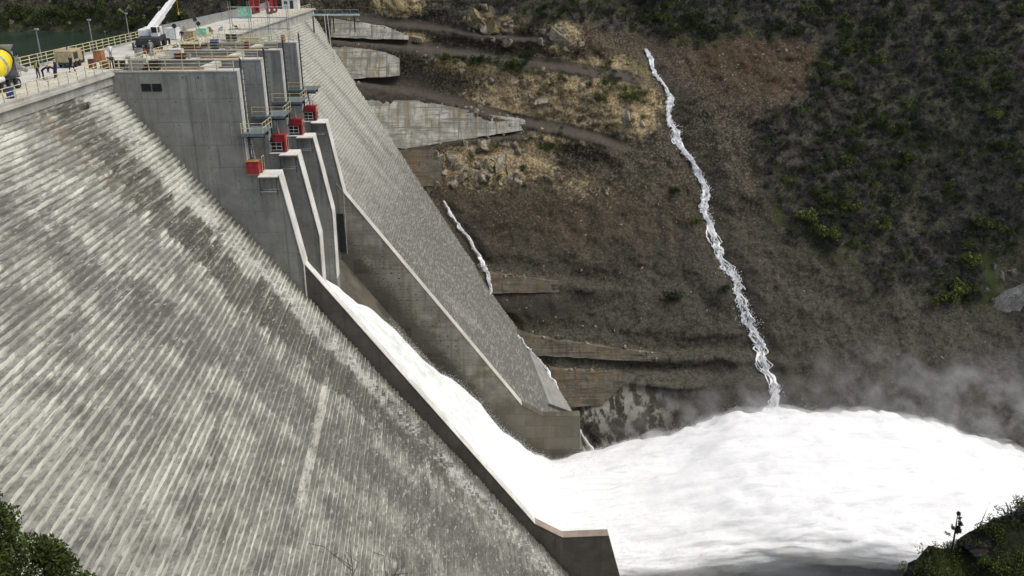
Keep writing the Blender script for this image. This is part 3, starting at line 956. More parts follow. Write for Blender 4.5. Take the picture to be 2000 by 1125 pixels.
revet('pale weathered concrete wall with horizontal lines, second from top beside the dam', [(-33.5, -7.4), (-17, -9.6)], [(-33.5, -8.5), (-27.5, -14.6), (-17, -14.0)], 10, 'shot', .42)
revet('long stained concrete wall tapering to a point below the dirt road', [(-29, -15.6), (-8, -19.8), (11.4, -23.4)], [(-29, -16), (-17.5, -28.3), (-14, -28.1), (11.4, -24.9)], 15, 'shot', .42)
revet('small broken pale concrete wall near the top of the dam abutment', [(-33, -2.2), (-21, -3.7), (-15, -6.0)], [(-33, -6), (-24, -6.4), (-15, -6.6)], 7, 'shot', .4)
revet('dark brown stained concrete band where the small stream drops beside the dam', [(-2.5, -50.6), (17.2, -52.8)], [(-2.5, -51), (1.5, -54.6), (17.2, -54.6)], 7, 'shot2', .35)
revet('long low ribbed concrete wall ending at a pale rock on the lower slope', [(6.0, -61.3), (22, -63.4), (36.8, -65.2)], [(6.0, -62), (10, -65.0), (36.8, -66.5)], 11, 'shot2', .35)
revet('brown ribbed concrete wall above the white streaked rock at the foot of the dam', [(14.5, -67.4), (29.5, -68.3)], [(14.5, -70), (17, -73.6), (25, -73.2), (29.5, -70)], 13, 'shot2', .35)
revet('dark brown stained concrete face under the tapering wall, against the dam steps', [(-17, -28.6), (-7.5, -27.6)], [(-17, -29), (-12, -35.5), (-7.5, -35.6)], 8, 'shot2', .2)

# ------------------------------------------------------------------ rocks
import bmesh


def rock_mesh(name, seed, mat, cuts=10, sub=3, rough=.012):
    rr = random.Random(seed)
    bm = bmesh.new()
    bmesh.ops.create_icosphere(bm, subdivisions=sub, radius=1)
    pl = []
    for i in range(cuts):
        nv = Vector((rr.gauss(0, 1), rr.gauss(0, 1), rr.gauss(0, 1))).normalized()
        pl.append((nv, rr.uniform(.30, .68)))
    co = np.array([v.co[:] for v in bm.verts])
    for nv, d in pl:
        t = co @ np.array(nv) - d
        co = co - np.outer(np.maximum(t, 0), nv)
    co = co * (1 + rough * fbm(co[:, 0] * 3 + seed, co[:, 1] * 3, co[:, 2] * 3, 3, seed)[:, None])
    for v, c in zip(bm.verts, co):
        v.co = c
    me = bpy.data.meshes.new(name)
    bm.to_mesh(me)
    bm.free()
    me.materials.append(mat)
    return me


def rock_mat(name, lo, hi, dark):
    m = Mat(name, .92, .15)
    a, b, c = m.noise(.7, 6, .65), m.noise(4, 5, .7), m.vor(1.6, feature='DISTANCE_TO_EDGE')
    k = m.mix(m.rng(a, .35, .68), lo, hi)
    k = m.mix(m.rng(b, .5, .75, 0, .6), k, dark)
    k = m.mix(m.rng(c, .06, .0, 0, .7), k, tuple(x * .5 for x in dark))
    k = m.mix(m.rng(m.objrand(), 0, 1, 0, .45), k, tuple(x * .55 for x in lo))
    m.bump(m.ma('ADD', b, m.ma('MULTIPLY', m.rng(c, 0, .1), .6)), .9, .25)
    return m.color(k)


M['ochre'] = rock_mat('ochre_rock', (.28, .235, .16), (.56, .52, .42), (.13, .105, .07))
M['yrock'] = rock_mat('yellow_rock', (.34, .27, .13), (.52, .44, .26), (.16, .12, .07))
M['grock'] = rock_mat('pale_grey_rock', (.26, .25, .22), (.42, .41, .37), (.12, .11, .10))
M['drock'] = rock_mat('dark_rock', (.035, .030, .033), (.075, .065, .065), (.02, .018, .02))
M['cliff'] = rock_mat('cliff_rock', (.15, .145, .135), (.30, .29, .27), (.06, .058, .055))
RM = {k: [rock_mesh(k + '_rock', 40 + 9 * i + len(k), M[k]) for i in range(4)] for k in ('ochre', 'yrock', 'grock', 'drock', 'cliff')}


RMC = {k: [rock_mesh(k + '_crag', 140 + 9 * i + len(k), M[k], 16, 4, .13) for i in range(3)] for k in ('ochre', 'yrock', 'grock')}


def put_rock(kind, p, s, label, group, name='rock', sq=(1, 1, 1), cat='rock'):
    o = link(name, random.choice(RM[kind]))
    o.location = p
    o.scale = (s * sq[0] * random.uniform(.8, 1.25), s * sq[1] * random.uniform(.8, 1.2), s * sq[2] * random.uniform(.75, 1.2))
    o.rotation_euler = (random.uniform(-.5, .5), random.uniform(-.5, .5), random.uniform(0, 6.28))
    tag(o, label, cat, group)
    return o


def outcrop(kind, boxz, n, s0, s1, label, group):
    for i in range(n):
        x, z = random.uniform(*boxz[:2]), random.uniform(*boxz[2:])
        s = random.uniform(s0, s1)
        fx, fz = (x - boxz[0]) / (boxz[1] - boxz[0]), (z - boxz[2]) / (boxz[3] - boxz[2])
        sw = ('small', 'medium', 'big')[min(2, int(3 * (s - s0) / (s1 - s0 + 1e-9)))]
        pw = ('upper ' if fz > .6 else 'lower ' if fz < .35 else 'middle ') + ('left' if fx < .34 else 'right' if fx > .66 else 'centre')
        put_rock(kind, (x, float(hill_y(x, z)) + s * (.7 if kind == 'cliff' else .35), z), s, sw + ' ' + label.replace('small ', '') + ', ' + pw + ' part', group, sq=(1, .8, 1.05))


outcrop('ochre', (-9, 11, -35.5, -27.5), 60, .5, 2.3, 'angular pale rock in the large outcrop below the tapering wall', 'rocks of the outcrop below the tapering wall')
outcrop('ochre', (-2, 9, -7.5, .5), 34, .5, 1.7, 'tan rock in the craggy outcrop above the dirt roads', 'rocks of the crag above the roads')
outcrop('ochre', (15.5, 25, -9, -3.5), 24, .5, 1.6, 'tan rock in the rounded outcrop left of the stream head', 'rocks of the rounded outcrop')
outcrop('yrock', (-23, -14, -1.2, 3), 10, 1.2, 2.4, 'yellowish rock of the cut at the top, over the abutment walls', 'yellow rocks of the top cut')
outcrop('yrock', (-14.5, -8.5, -7.2, -5.4), 7, .5, 1.0, 'yellowish rock at the end of the topmost broken wall', 'yellow rocks by the topmost wall')
outcrop('ochre', (0, 38, -25, -12), 60, .3, 1.3, 'weathered tan rock scattered on the slope between road and stream', 'tan rocks between road and stream')
outcrop('cliff', (109, 122, -64, -50), 10, 2.0, 3.6, 'pale grey cliff rock at the foot of the brushy slope', 'cliff rocks at the slope foot')
for kind, x, z, sx, sz, lb in (('yrock', .5, -1.6, 3.4, 3.0, 'tall yellowish crag above the dirt roads, upper part'), ('yrock', 4.2, -4.6, 3.6, 3.0, 'broad yellowish crag above the dirt roads, middle part'), ('ochre', 7.6, -6.8, 2.6, 1.9, 'low tan crag where the two dirt roads meet'),
                               ('ochre', 19.6, -6.4, 3.8, 3.2, 'rounded tan crag left of the stream head'), ('yrock', 18.6, -8.6, 2.2, 1.4, 'pale slab at the foot of the rounded crag'), ('ochre', -5.2, -31.0, 3.4, 3.8, 'pale crag against the stained wall below the tapering wall'),
                               ('ochre', .6, -32.2, 2.8, 3.6, 'pale crag in the middle of the large outcrop'), ('ochre', 5.4, -31.8, 2.4, 3.0, 'darker crag right of the middle of the large outcrop'), ('ochre', 9.4, -33.4, 1.8, 2.6, 'narrow crag at the right end of the large outcrop'),
                               ('ochre', -2.6, -13.2, 2.4, 2.2, 'tan crag below the whitish boulders'), ('ochre', 11.2, -15.6, 2.2, 2.4, 'tan crag on the slope under the dark bushes'), ('ochre', 24.6, -16.4, 2.2, 2.6, 'tan crag near the middle of the slope left of the stream'),
                               ('ochre', 34.5, -22.6, 2.4, 2.6, 'brown crag above the bend of the stream'), ('yrock', -18.6, .8, 4.6, 2.8, 'big yellow rock face at the very top of the abutment'), ('ochre', -12.8, -6.6, 2.2, 1.3, 'yellow rock at the end of the small broken wall'),
                               ('grock', 113.5, -57.5, 5.0, 5.5, 'tall pale grey cliff face at the right edge above the plume'), ('grock', 119, -50, 5.0, 7.0, 'steep grey cliff above the pale cliff face at the right edge'), ('grock', 14.8, -27.0, 1.5, 1.2, 'whitish crag by the bush at the tapering wall end'), ('ochre', 16, -19.5, 3.2, 1.8, 'flat tan crag on the slope above the tapering wall end')):
    o = link('crag', random.choice(RMC[kind]))
    o.location = (x, float(hill_y(x, z)) + sx * .12, z)
    o.scale = (sx, sx * .8, sz)
    o.rotation_euler = (random.uniform(-.3, .3), random.uniform(-.3, .3), random.uniform(0, 6.28))
    tag(o, lb, 'crag', 'crags on the far slope')
outcrop('grock', (-14, -3, -11.5, -8.5), 9, .35, .7, 'whitish boulder among shrubs under the upper dirt road', 'whitish boulders under the road')
outcrop('grock', (60, 82, -17, -5), 40, .22, .55, 'small pale stone in the rusty scree right of the stream head', 'stones in the rusty scree')
outcrop('ochre', (10, 55, -62, -36), 40, .22, .5, 'small brown stone lying on the dark slope left of the stream', 'stones on the dark slope left of the stream')
outcrop('grock', (62, 110, -75, -50), 34, .2, .45, 'small grey stone on the dark slope right of the stream', 'stones on the dark slope right of the stream')
outcrop('ochre', (35.5, 37.5, -66.3, -64.6), 3, .5, .9, 'pale rock at the end of the long low ribbed wall', 'rocks at the ribbed wall end')
for (x0, z0, x1, z1, n_, wl) in ((-31, -7.2, -17, -9.3, 10, 'the lined wall beside the dam'), (-27, -15.4, 11, -23.2, 22, 'the long tapering wall'), (-16, -28.2, 11, -25.2, 18, 'the foot of the tapering wall'), (0, -50.6, 17, -52.6, 9, 'the stained band by the trickle'), (9, -61.4, 36, -65, 16, 'the long ribbed wall'), (16, -67.2, 29, -68.2, 8, 'the ribbed wall over the streaked rock'), (-30, -2.2, -15, -5.8, 10, 'the small broken wall')):
    for i in range(n_):
        t_ = random.random()
        x, z = x0 + (x1 - x0) * t_, z0 + (z1 - z0) * t_ + random.uniform(-.35, .45)
        s_ = random.uniform(.2, .62)
        put_rock(random.choice(('ochre', 'cliff', 'ochre')), (x, 210 + .82 * z - .15, z), s_, ('small' if s_ < .4 else 'larger') + ' loose rock on the edge of ' + wl, 'rubble by ' + wl, name='loose_rock')
outcrop('ochre', (26, 29, -37.5, -35.5), 4, .5, 1.0, 'tan boulder standing alone on the slope below the rocks', 'lone tan boulders')

# ------------------------------------------------------------------ white water
def foam_mat(name, tint=True):
    m = Mat(name, .7, .15)
    x, y, z = m.sep()
    a = m.noise(1.0, 6, .65, map=(.12, .5, .5))
    b = m.noise(1.3, 6, .7)
    k = m.mix(m.rng(b, .3, .65), (.80, .815, .82), (.90, .905, .905))
    if tint:
        g = m.ma('MULTIPLY', m.rng(a, .42, .66, 0, .6), m.rng(x, 8, -8))
        k = m.mix(g, k, (.46, .57, .48))
    st_ = m.noise(1.0, 6, .7, map=(.16, 1.5, 1.2))
    k = m.mix(m.rng(st_, .5, .66, 0, .7), k, (.64, .69, .69))
    m.bump(m.ma('ADD', m.ma('MULTIPLY', b, .5), st_), .35, .4)
    return m.color(k)


M['foam'] = foam_mat('white_water')
ST = [(-23.5, 93.2, 110.0, -29.6, -27.4), (-21, 93.2, 110.5, -32.5, -29.6), (-17, 93.0, 114, -38, -34.0), (-12, 93, 116.4, -45, -39.6), (-7, 93, 117.6, -52, -46.0), (-2, 93, 120.5, -58.6, -52.2), (3, 92.9, 122.2, -65.4, -58.8),
      (7, 92.9, 122.3, -69.4, -63.4), (11, 92.8, 122.5, -70.5, -66.4), (16, 92.8, 122.6, -69.5, -66.4), (22, 93, 123.3, -69.2, -66.2), (32, 93.4, 125, -68.4, -64.6), (45, 93.4, 127.5, -67.6, -62.4), (58, 93, 130, -68.6, -63.2), (70, 92.5, 132, -71.4, -65.4), (83, 91.5, 134.5, -76.5, -69.5), (97, 90, 137, -84, -75), (115, 86, 141, -93, -83), (135, 80, 146, -100, -91), (160, 74, 150, -104, -96)]
ST = np.array(ST)
NS, NR = 420, 190
xs = np.interp(np.linspace(0, 1, NS), np.linspace(0, 1, len(ST)), ST[:, 0])
cols_ = [np.interp(xs, ST[:, 0], ST[:, i]) for i in range(1, 5)]
ker = np.ones(15) / 15
cols_ = [np.concatenate([c[:7], np.convolve(c, ker, 'valid'), c[-7:]]) for c in cols_]
y0_, y1_, zb_, zt_ = cols_
th_ = np.linspace(0, 2 * np.pi, NR, endpoint=False)
ct, sn = np.cos(th_), np.sin(th_)
cy = np.sign(ct) * np.abs(ct) ** .55
cz_ = np.sign(sn) * np.abs(sn) ** .75
X = np.repeat(xs[:, None], NR, 1)
Yj = ((y0_ + y1_) / 2)[:, None] + ((y1_ - y0_) / 2)[:, None] * cy[None]
Zj = ((zb_ + zt_) / 2)[:, None] + ((zt_ - zb_) / 2)[:, None] * cz_[None]
free = sstep(14, 40, X)
amp = .5 + .55 * free + .8 * sstep(60, 110, X)
low = 1 - np.abs(fbm(X / 16, Yj / 3.6, Zj / 3.6, 3, 201)) * 2.2
mid = 1 - np.abs(fbm(X / 6.0, Yj / 1.3, Zj / 1.3, 3, 211)) * 2.2
hi = fbm(X / 2.2, Yj / .6, Zj / .6, 3, 221)
caul = 1 - 2.4 * np.abs(fbm(X / 3.6, Yj / 2.2, Zj / 2.2, 4, 261, .6))
edge_ = free * sstep(.35, .75, ct)[None] * sstep(-.3, .1, sn)[None]
big_ = fbm(X / 8, Yj / 3.4, 0, 4, 231, .55)
disp = amp * (.7 * low + .26 * mid) + .10 * hi * (1 + free) + edge_ * (.9 * caul + .5 * np.clip(caul, 0, 1) * sstep(55, 90, X))
side = np.clip(np.abs(ct), 0, 1)[None]
inch = 1 - sstep(14, 18, X)
dy = ct[None] * disp * (1 - inch * .85) + np.where(ct[None] < 0, 0, 1) * 0
Yj = Yj + dy + (ct[None] > 0) * ct[None] * (1.6 * fbm(X / 3.5, 3, 0, 3, 233) * (inch + .3) + 2.6 * big_ * free)
Yj = np.where((X < 17.5) & (Yj < 92.75), 92.75, Yj)
Yj = np.where((X < 17.0) & (Yj > 122.6), 122.6, Yj)
# the two open bays leave the far part of the chute dry at the top
Zj = Zj + sn[None] * disp * (1 - .55 * inch) + (sn[None] > 0) * free * .9 * big_
v = np.stack([X, Yj, Zj], -1).reshape(-1, 3)
I, J = np.meshgrid(np.arange(NS - 1), np.arange(NR), indexing='ij')
f = np.stack([(I * NR + J).ravel(), (I * NR + (J + 1) % NR).ravel(), ((I + 1) * NR + (J + 1) % NR).ravel(), ((I + 1) * NR + J).ravel()], 1)
jet = mesh_obj('spillway_jet_water', v, f, M['foam'], None, True)
tag(jet, 'huge white water jet rushing down the chute and leaping off its lip', 'water jet', kind='stuff')

# veil of fine spray round the free jet
ri, ci = np.arange(150, NS, 3), np.arange(0, NR, 3)
th3 = sstep(12, 30, X[ri][:, ci]) * (1.1 + .9 * np.clip(fbm(X[ri][:, ci] / 5, Yj[ri][:, ci] / 4, 0, 2, 241), -.6, 1))
sv = np.stack([X[ri][:, ci], Yj[ri][:, ci] + ct[ci][None] * th3, Zj[ri][:, ci] + sn[ci][None] * th3], -1).reshape(-1, 3)
a_, b_ = len(ri), len(ci)
I, J = np.meshgrid(np.arange(a_ - 1), np.arange(b_), indexing='ij')
sf = np.stack([(I * b_ + J).ravel(), (I * b_ + (J + 1) % b_).ravel(), ((I + 1) * b_ + (J + 1) % b_).ravel(), ((I + 1) * b_ + J).ravel()], 1)
VEIL = (sv, sf, a_, b_)

# loose spray torn off the jet: small shreds of water
rows = RNG.integers(60, NS - 5, 240000)
cols2 = RNG.integers(0, NR, 240000)
keep = (sn[cols2] > -.55) & (RNG.random(240000) < (.25 + .75 * sstep(10, 40, xs[rows])) * np.where(ct[cols2] > .2, 1, .45))
rows, cols2 = rows[keep], cols2[keep]
P = np.stack([X[rows, cols2], Yj[rows, cols2], Zj[rows, cols2]], 1)
offs = RNG.exponential(.6, len(P)) * (.5 + 1.1 * sstep(15, 60, P[:, 0])) * RNG.uniform(.3, 1.4, len(P)) * (.55 + .9 * np.clip(.5 + fbm(P[:, 0] / 3, P[:, 1] / 3, 0, 2, 251), 0, 1.3))
P = P + np.stack([RNG.normal(0, .5, len(P)), ct[cols2] * offs * 1.2, (np.abs(sn[cols2]) * .9 + .15) * offs], 1)
okc = ~((P[:, 0] < 18) & ((P[:, 1] < 92.9) | (P[:, 1] > 122.5)))
P, offs = P[okc], offs[okc]
sz = RNG.uniform(.02, .065, len(P)) / (1 + offs * .35)
tet = np.array([(1.9, 0, 0), (-.6, 1, 0), (-.6, -.5, .9), (-.6, -.5, -.9)])
v = (P[:, None, :] + tet[None] * sz[:, None, None] * RNG.uniform(.6, 1.3, (len(P), 4, 1))).reshape(-1, 3)
b0 = np.arange(len(P))[:, None] * 4
f = np.concatenate([b0 + np.array([q]) for q in ((0, 1, 2), (0, 2, 3), (0, 3, 1), (1, 3, 2))])
tag(mesh_obj('spray_droplets', v, f, M['foam']), 'loose white spray torn off the spillway jet', 'spray', kind='stuff')


def braid(name, path, w, strands, label, seed, lift=.35, fine=.30, tw=None, plane=False):
    """braided stream: meandering ribbons lying in the gully"""
    rr = np.random.default_rng(seed)
    p = np.asarray(path, float)
    seg = np.r_[0, np.cumsum(np.hypot(*np.diff(p, axis=0).T))]
    n_ = int(seg[-1] / .16)
    s = np.linspace(0, seg[-1], n_)
    px, pz = np.interp(s, seg, p[:, 0]), np.interp(s, seg, p[:, 1])
    px = px + .5 * fbm(s / 2.1, 3, 0, 3, seed) + .18 * fbm(s / .5, 5, 0, 2, seed + 3)
    ww = w * np.interp(s / seg[-1], *tw) if tw else np.full(n_, w)
    ww = ww * np.clip(1 + .9 * fbm(s / 3.5, 8, 0, 3, seed + 5), .35, 1.9)
    va, fa, base = [], [], 0
    for k in range(strands):
        off = ww * (.95 * np.sin(s / rr.uniform(1.6, 3.4) + rr.uniform(0, 6.3)) * rr.uniform(.3, 1) * .5 + .45 * fbm(s / 1.1, k * 9.1, 0, 3, seed + 20 + k))
        wd = np.maximum(.03, (fine + .22 * fbm(s / .8, k * 5.3, 0, 3, seed + 60 + k)) * (1 if k > 1 else 1.5))
        on = vnoise(s / 2.2, k * 4.4, 0, seed + 80 + k) > (-.25 if k > 2 else (-2 if plane else -.75))
        x0, x1 = px + off - wd / 2, px + off + wd / 2
        ym = hill_y(px + off, pz)
        if plane:
            ym = np.where(pz < -49, np.minimum(ym, 210 + .82 * pz + .25), ym)
        ym = np.convolve(np.r_[ym[:3][::-1], ym, ym[-3:][::-1]], np.ones(7) / 7, 'valid')
        ym = ym - .22 * vnoise(s / .42, k * 2.2, 0, seed + 120 + k)
        lf = lift + .12 * rr.random() + .10 * fbm(s / .6, k, 0, 2, seed + 99)
        A = np.stack([x0, ym - lf + .12, pz], 1)
        B = np.stack([px + off, ym - lf - .1, pz + .04], 1)
        D = np.stack([x1, ym - lf + .12, pz], 1)
        va.append(np.concatenate([A, B, D]))
        i = np.arange(n_ - 1)[on[:-1]]
        fa.append(base + np.concatenate([np.stack([r * n_ + i, r * n_ + i + 1, (r + 1) * n_ + i + 1, (r + 1) * n_ + i], 1) for r in (0, 1)]))
        base += 3 * n_
    ns = int(seg[-1] * 90)
    si = rr.integers(0, n_, ns)
    sx_ = px[si] + rr.normal(0, .3, ns) * ww[si] * np.clip(.35 + fbm(s[si] / 2.0, 1, 0, 2, seed + 7) + .5, .1, 1.6)
    sy_ = hill_y(sx_, pz[si])
    if plane:
        sy_ = np.where(pz[si] < -49, np.minimum(sy_, 210 + .82 * pz[si] + .25), sy_)
    SP = np.stack([sx_, sy_ - lift - rr.exponential(.12, ns), pz[si] + rr.normal(0, .12, ns)], 1)
    t4 = np.array([(1, 0, .3), (-.7, .4, -.4), (0, -.4, .9), (.1, .5, -1.2)])
    va.append((SP[:, None, :] + t4[None] * rr.uniform(.04, .17, ns)[:, None, None]).reshape(-1, 3))
    q0 = base + np.arange(ns)[:, None] * 4
    fa.append(np.concatenate([q0 + np.array([q]) for q in ((0, 1, 2, 2), (0, 2, 3, 3), (0, 3, 1, 1), (1, 3, 2, 2))]))
    vv, ff = np.concatenate(va), np.concatenate(fa)
    o = mesh_obj(name, vv.tolist(), [tuple(dict.fromkeys(q)) for q in ff.tolist()], M['stream'], None, True)
    tag(o, label, 'waterfall')
    return o


M['stream'] = flat('stream_water', (.93, .94, .94), .6, var=.04, dirt=0)
braid('waterfall', FALL[1:], 1.9, 13, 'tall white braided waterfall running down the dark slope', 500, fine=.27, tw=((0, .1, .2, .5, .8, .93, 1), (.35, .5, .9, 1.05, 1.2, 1.0, .7)))
braid('waterfall', FALL2, .8, 5, 'thin white trickle running down the slope edge beside the far dam face', 700, plane=True, lift=1.15, fine=.22, tw=((0, .3, .4, .6, 1), (.5, 1, .4, .35, .8)))


def mist(name, c, r, dens, seed, sc, label, thr=(.45, .7)):
    bm = bmesh.new()
    bmesh.ops.create_icosphere(bm, subdivisions=3, radius=1)
    me = bpy.data.meshes.new(name)
    bm.to_mesh(me)
    bm.free()
    o = link(name, me)
    o.location = c
    o.scale = r
    m = bpy.data.materials.new(name + '_air')
    m.use_nodes = True
    t = m.node_tree
    t.nodes.clear()
    out = t.nodes.new('ShaderNodeOutputMaterial')
    vol = t.nodes.new('ShaderNodeVolumePrincipled')
    vol.inputs['Color'].default_value = (.93, .94, .97, 1)
    vol.inputs['Anisotropy'].default_value = .2
    tc = t.nodes.new('ShaderNodeTexCoord')
    geo = t.nodes.new('ShaderNodeNewGeometry')
    nz = t.nodes.new('ShaderNodeTexNoise')
    nz.inputs['Scale'].default_value = sc
    nz.inputs['Detail'].default_value = 5
    nz.inputs['Roughness'].default_value = .55
    nz.inputs['Distortion'].default_value = .6
    mp = t.nodes.new('ShaderNodeMapping')
    mp.inputs['Location'].default_value = (seed, seed * .7, 0)
    t.links.new(geo.outputs['Position'], mp.inputs[0])
    t.links.new(mp.outputs[0], nz.inputs[0])
    mr = t.nodes.new('ShaderNodeMapRange')
    mr.interpolation_type = 'SMOOTHSTEP'
    mr.inputs[1].default_value, mr.inputs[2].default_value = thr
    t.links.new(nz.outputs[0], mr.inputs[0])
    ln = t.nodes.new('ShaderNodeVectorMath')
    ln.operation = 'LENGTH'
    t.links.new(tc.outputs['Object'], ln.inputs[0])
    fo = t.nodes.new('ShaderNodeMapRange')
    fo.interpolation_type = 'SMOOTHSTEP'
    fo.inputs[1].default_value, fo.inputs[2].default_value = .98, .2
    t.links.new(ln.outputs['Value'], fo.inputs[0])
    mu = t.nodes.new('ShaderNodeMath')
    mu.operation = 'MULTIPLY'
    t.links.new(mr.outputs[0], mu.inputs[0])
    t.links.new(fo.outputs[0], mu.inputs[1])
    mu2 = t.nodes.new('ShaderNodeMath')
    mu2.operation = 'MULTIPLY'
    mu2.inputs[1].default_value = dens
    t.links.new(mu.outputs[0], mu2.inputs[0])
    t.links.new(mu2.outputs[0], vol.inputs['Density'])
    t.links.new(vol.outputs[0], out.inputs['Volume'])
    me.materials.append(m)
    tag(o, label, 'mist', kind='stuff')
    return o


mist('spray_mist', (84, 138, -67), (56, 9, 15), .095, 3, .2, 'drifting grey mist over the far edge of the white jet', (.43, .76))
mist('spray_mist', (44, 131, -66), (26, 7, 8), .13, 21, .2, 'faint mist at the foot of the tall waterfall')
sv, sf, a_, b_ = VEIL
caps = [tuple(range(b_)), tuple((a_ - 1) * b_ + k for k in range(b_ - 1, -1, -1))]
veil = mesh_obj('spray_veil', sv.tolist(), sf.tolist() + caps, None)
vm = bpy.data.materials.new('spray_veil_air')
vm.use_nodes = True
vt = vm.node_tree
vt.nodes.clear()
vo_, vv_ = vt.nodes.new('ShaderNodeOutputMaterial'), vt.nodes.new('ShaderNodeVolumePrincipled')
vv_.inputs['Color'].default_value = (.995, .995, .995, 1)
vg, vn, vr = vt.nodes.new('ShaderNodeNewGeometry'), vt.nodes.new('ShaderNodeTexNoise'), vt.nodes.new('ShaderNodeMapRange')
vn.inputs['Scale'].default_value, vn.inputs['Detail'].default_value = .6, 5
vr.inputs[1].default_value, vr.inputs[2].default_value, vr.inputs[3].default_value, vr.inputs[4].default_value = .45, .75, .0, .5
vmp = vt.nodes.new('ShaderNodeMapping')
vmp.inputs['Scale'].default_value = (.3, 1, 1)
vt.links.new(vg.outputs['Position'], vmp.inputs[0])
vt.links.new(vmp.outputs[0], vn.inputs[0])
vt.links.new(vn.outputs[0], vr.inputs[0])
vt.links.new(vr.outputs[0], vv_.inputs['Density'])
vt.links.new(vv_.outputs[0], vo_.inputs['Volume'])
veil.data.materials.append(vm)
tag(veil, 'soft white spray veil wrapped round the leaping jet', 'spray', kind='stuff')
mist('spray_mist', (40, 88, -78), (42, 13, 11), .13, 9, .07, 'grey mist hanging under the jet over the river', (.3, .6))

# ------------------------------------------------------------------ vegetation
def leaf_mat(name, lo, hi):
    m = Mat(name, .7, .2)
    r = m.objrand()
    n_ = m.noise(1.2, 4, .6)
    n2 = m.noise(14.0, 2, .6)
    k = m.mix(m.rng(n_, .3, .7), lo, hi)
    k = m.mix(m.rng(n2, .45, .75, 0, .5), k, tuple(x * 1.5 for x in hi))
    k = m.mix(m.rng(r, 0, 1, 0, .5), k, tuple(x * .6 for x in lo))
    return m.color(k)


M['leaf'] = leaf_mat('green_leaf', (.035, .050, .014), (.085, .110, .028))
M['lleaf'] = leaf_mat('fresh_leaf', (.060, .082, .018), (.13, .165, .035))
M['dleaf'] = leaf_mat('dark_leaf', (.024, .036, .016), (.052, .072, .028))
M['cleaf'] = leaf_mat('conifer_leaf', (.018, .034, .010), (.075, .105, .022))
M['twig'] = flat('grey_twig', (.15, .140, .134), .9, var=.4)
M['dtwig'] = flat('dark_twig', (.085, .074, .072), .9, var=.4)
M['bark'] = flat('bark', (.07, .055, .042), .95, var=.4)


def leaves(n_, lobes, size, rr, flatten=.0, up=0.0):
    """n_ leaf quads spread through a set of (centre, radius) lobes, denser near their surface"""
    L = np.array([(*c, r) for c, r in lobes])
    pick = rr.choice(len(L), n_, p=L[:, 3] ** 2 / (L[:, 3] ** 2).sum())
    d = rr.normal(0, 1, (n_, 3))
    d /= np.linalg.norm(d, axis=1)[:, None]
    rad = L[pick, 3] * rr.uniform(.35, 1.08, n_) ** .6
    c = L[pick, :3] + d * rad[:, None]
    a = rr.normal(0, 1, (n_, 3)) + d * .3
    a[:, 2] += up
    a /= np.linalg.norm(a, axis=1)[:, None]
    b = np.cross(a, rr.normal(0, 1, (n_, 3)))
    b /= np.linalg.norm(b, axis=1)[:, None] + 1e-9
    s = size * rr.uniform(.5, 1.4, n_)[:, None]
    v = np.stack([c - a * s * 1.2, c + b * s * .55, c + a * s * 1.2, c - b * s * .55], 1).reshape(-1, 3)
    f = np.arange(n_ * 4).reshape(-1, 4)
    return v, f


def sticks(lines, r0, r1):
    """thin three-sided tapered sticks from (p, q) pairs"""
    P = np.array([l[0] for l in lines], float)
    Q = np.array([l[1] for l in lines], float)
    k = len(P)
    ra = np.broadcast_to(np.asarray(r0, float), (k,))
    rb = np.broadcast_to(np.asarray(r1, float), (k,))
    d = Q - P
    d /= np.linalg.norm(d, axis=1)[:, None] + 1e-9
    a = np.cross(d, np.where(np.abs(d[:, 2:3]) > .9, np.array([[1., 0, 0]]), np.array([[0, 0, 1.]])))
    a /= np.linalg.norm(a, axis=1)[:, None] + 1e-9
    b = np.cross(d, a)
    v = np.zeros((k, 6, 3))
    for i in range(3):
        t = 2 * np.pi * i / 3
        o = a * np.cos(t) + b * np.sin(t)
        v[:, i] = P + o * ra[:, None]
        v[:, 3 + i] = Q + o * rb[:, None]
    b0 = np.arange(k)[:, None] * 6
    f = np.concatenate([b0 + np.array([q]) for q in ((0, 1, 4, 3), (1, 2, 5, 4), (2, 0, 3, 5))])
    return v.reshape(-1, 3), f


def branch_lines(rr, h, n0, levels, spread=.5, kids=3):
    out, rad = [], []
    def grow(p, d, L, lev):
        q = p + d * L
        out.append((p, q))
        rad.append((levels - lev + 1))
        if lev >= levels:
            return
        for i in range(kids if lev else kids + 1):
            nd = d + rr.normal(0, spread, 3)
            nd[2] += .12
            nd /= np.linalg.norm(nd)
            grow(p + d * L * rr.uniform(.45, 1.0), nd, L * rr.uniform(.5, .8), lev + 1)
    for i in range(n0):
        d = np.array([rr.normal(0, .45), rr.normal(0, .45), 1.0])
        d /= np.linalg.norm(d)
        grow(np.array([rr.normal(0, .1) * h, rr.normal(0, .1) * h, -.1 * h]), d, h * .42 * rr.uniform(.7, 1.2), 0)
    return out, np.array(rad, float)


def bush_mesh(name, seed, mat, n_=380, h=1.0, size=.062):
    rr = np.random.default_rng(seed)
    lobes = [((rr.normal(0, .38) * h, rr.normal(0, .38) * h, h * rr.uniform(.25, .85)), h * rr.uniform(.2, .42)) for _ in range(8)]
    v, f = leaves(n_, lobes, size * h, rr)
    ln, rd = branch_lines(rr, h * .8, 3, 1)
    v2, f2 = sticks(ln, .018 * h * rd, .010 * h * rd)
    me = mesh_obj(name, np.concatenate([v, v2]), np.concatenate([f, f2 + len(v)]), [mat, M['dtwig']], None, False, [0] * len(f) + [1] * len(f2))
    d = me.data
    bpy.data.objects.remove(me)
    return d


def bare_mesh(name, seed, mat, h=1.0):
    rr = np.random.default_rng(seed)
    ln, rd = branch_lines(rr, h, 6, 3, .55, 2)
    v, f = sticks(ln, .0095 * h * rd, .007 * h * rd)
    me = mesh_obj(name, v, f, mat)
    d = me.data
    bpy.data.objects.remove(me)
    return d


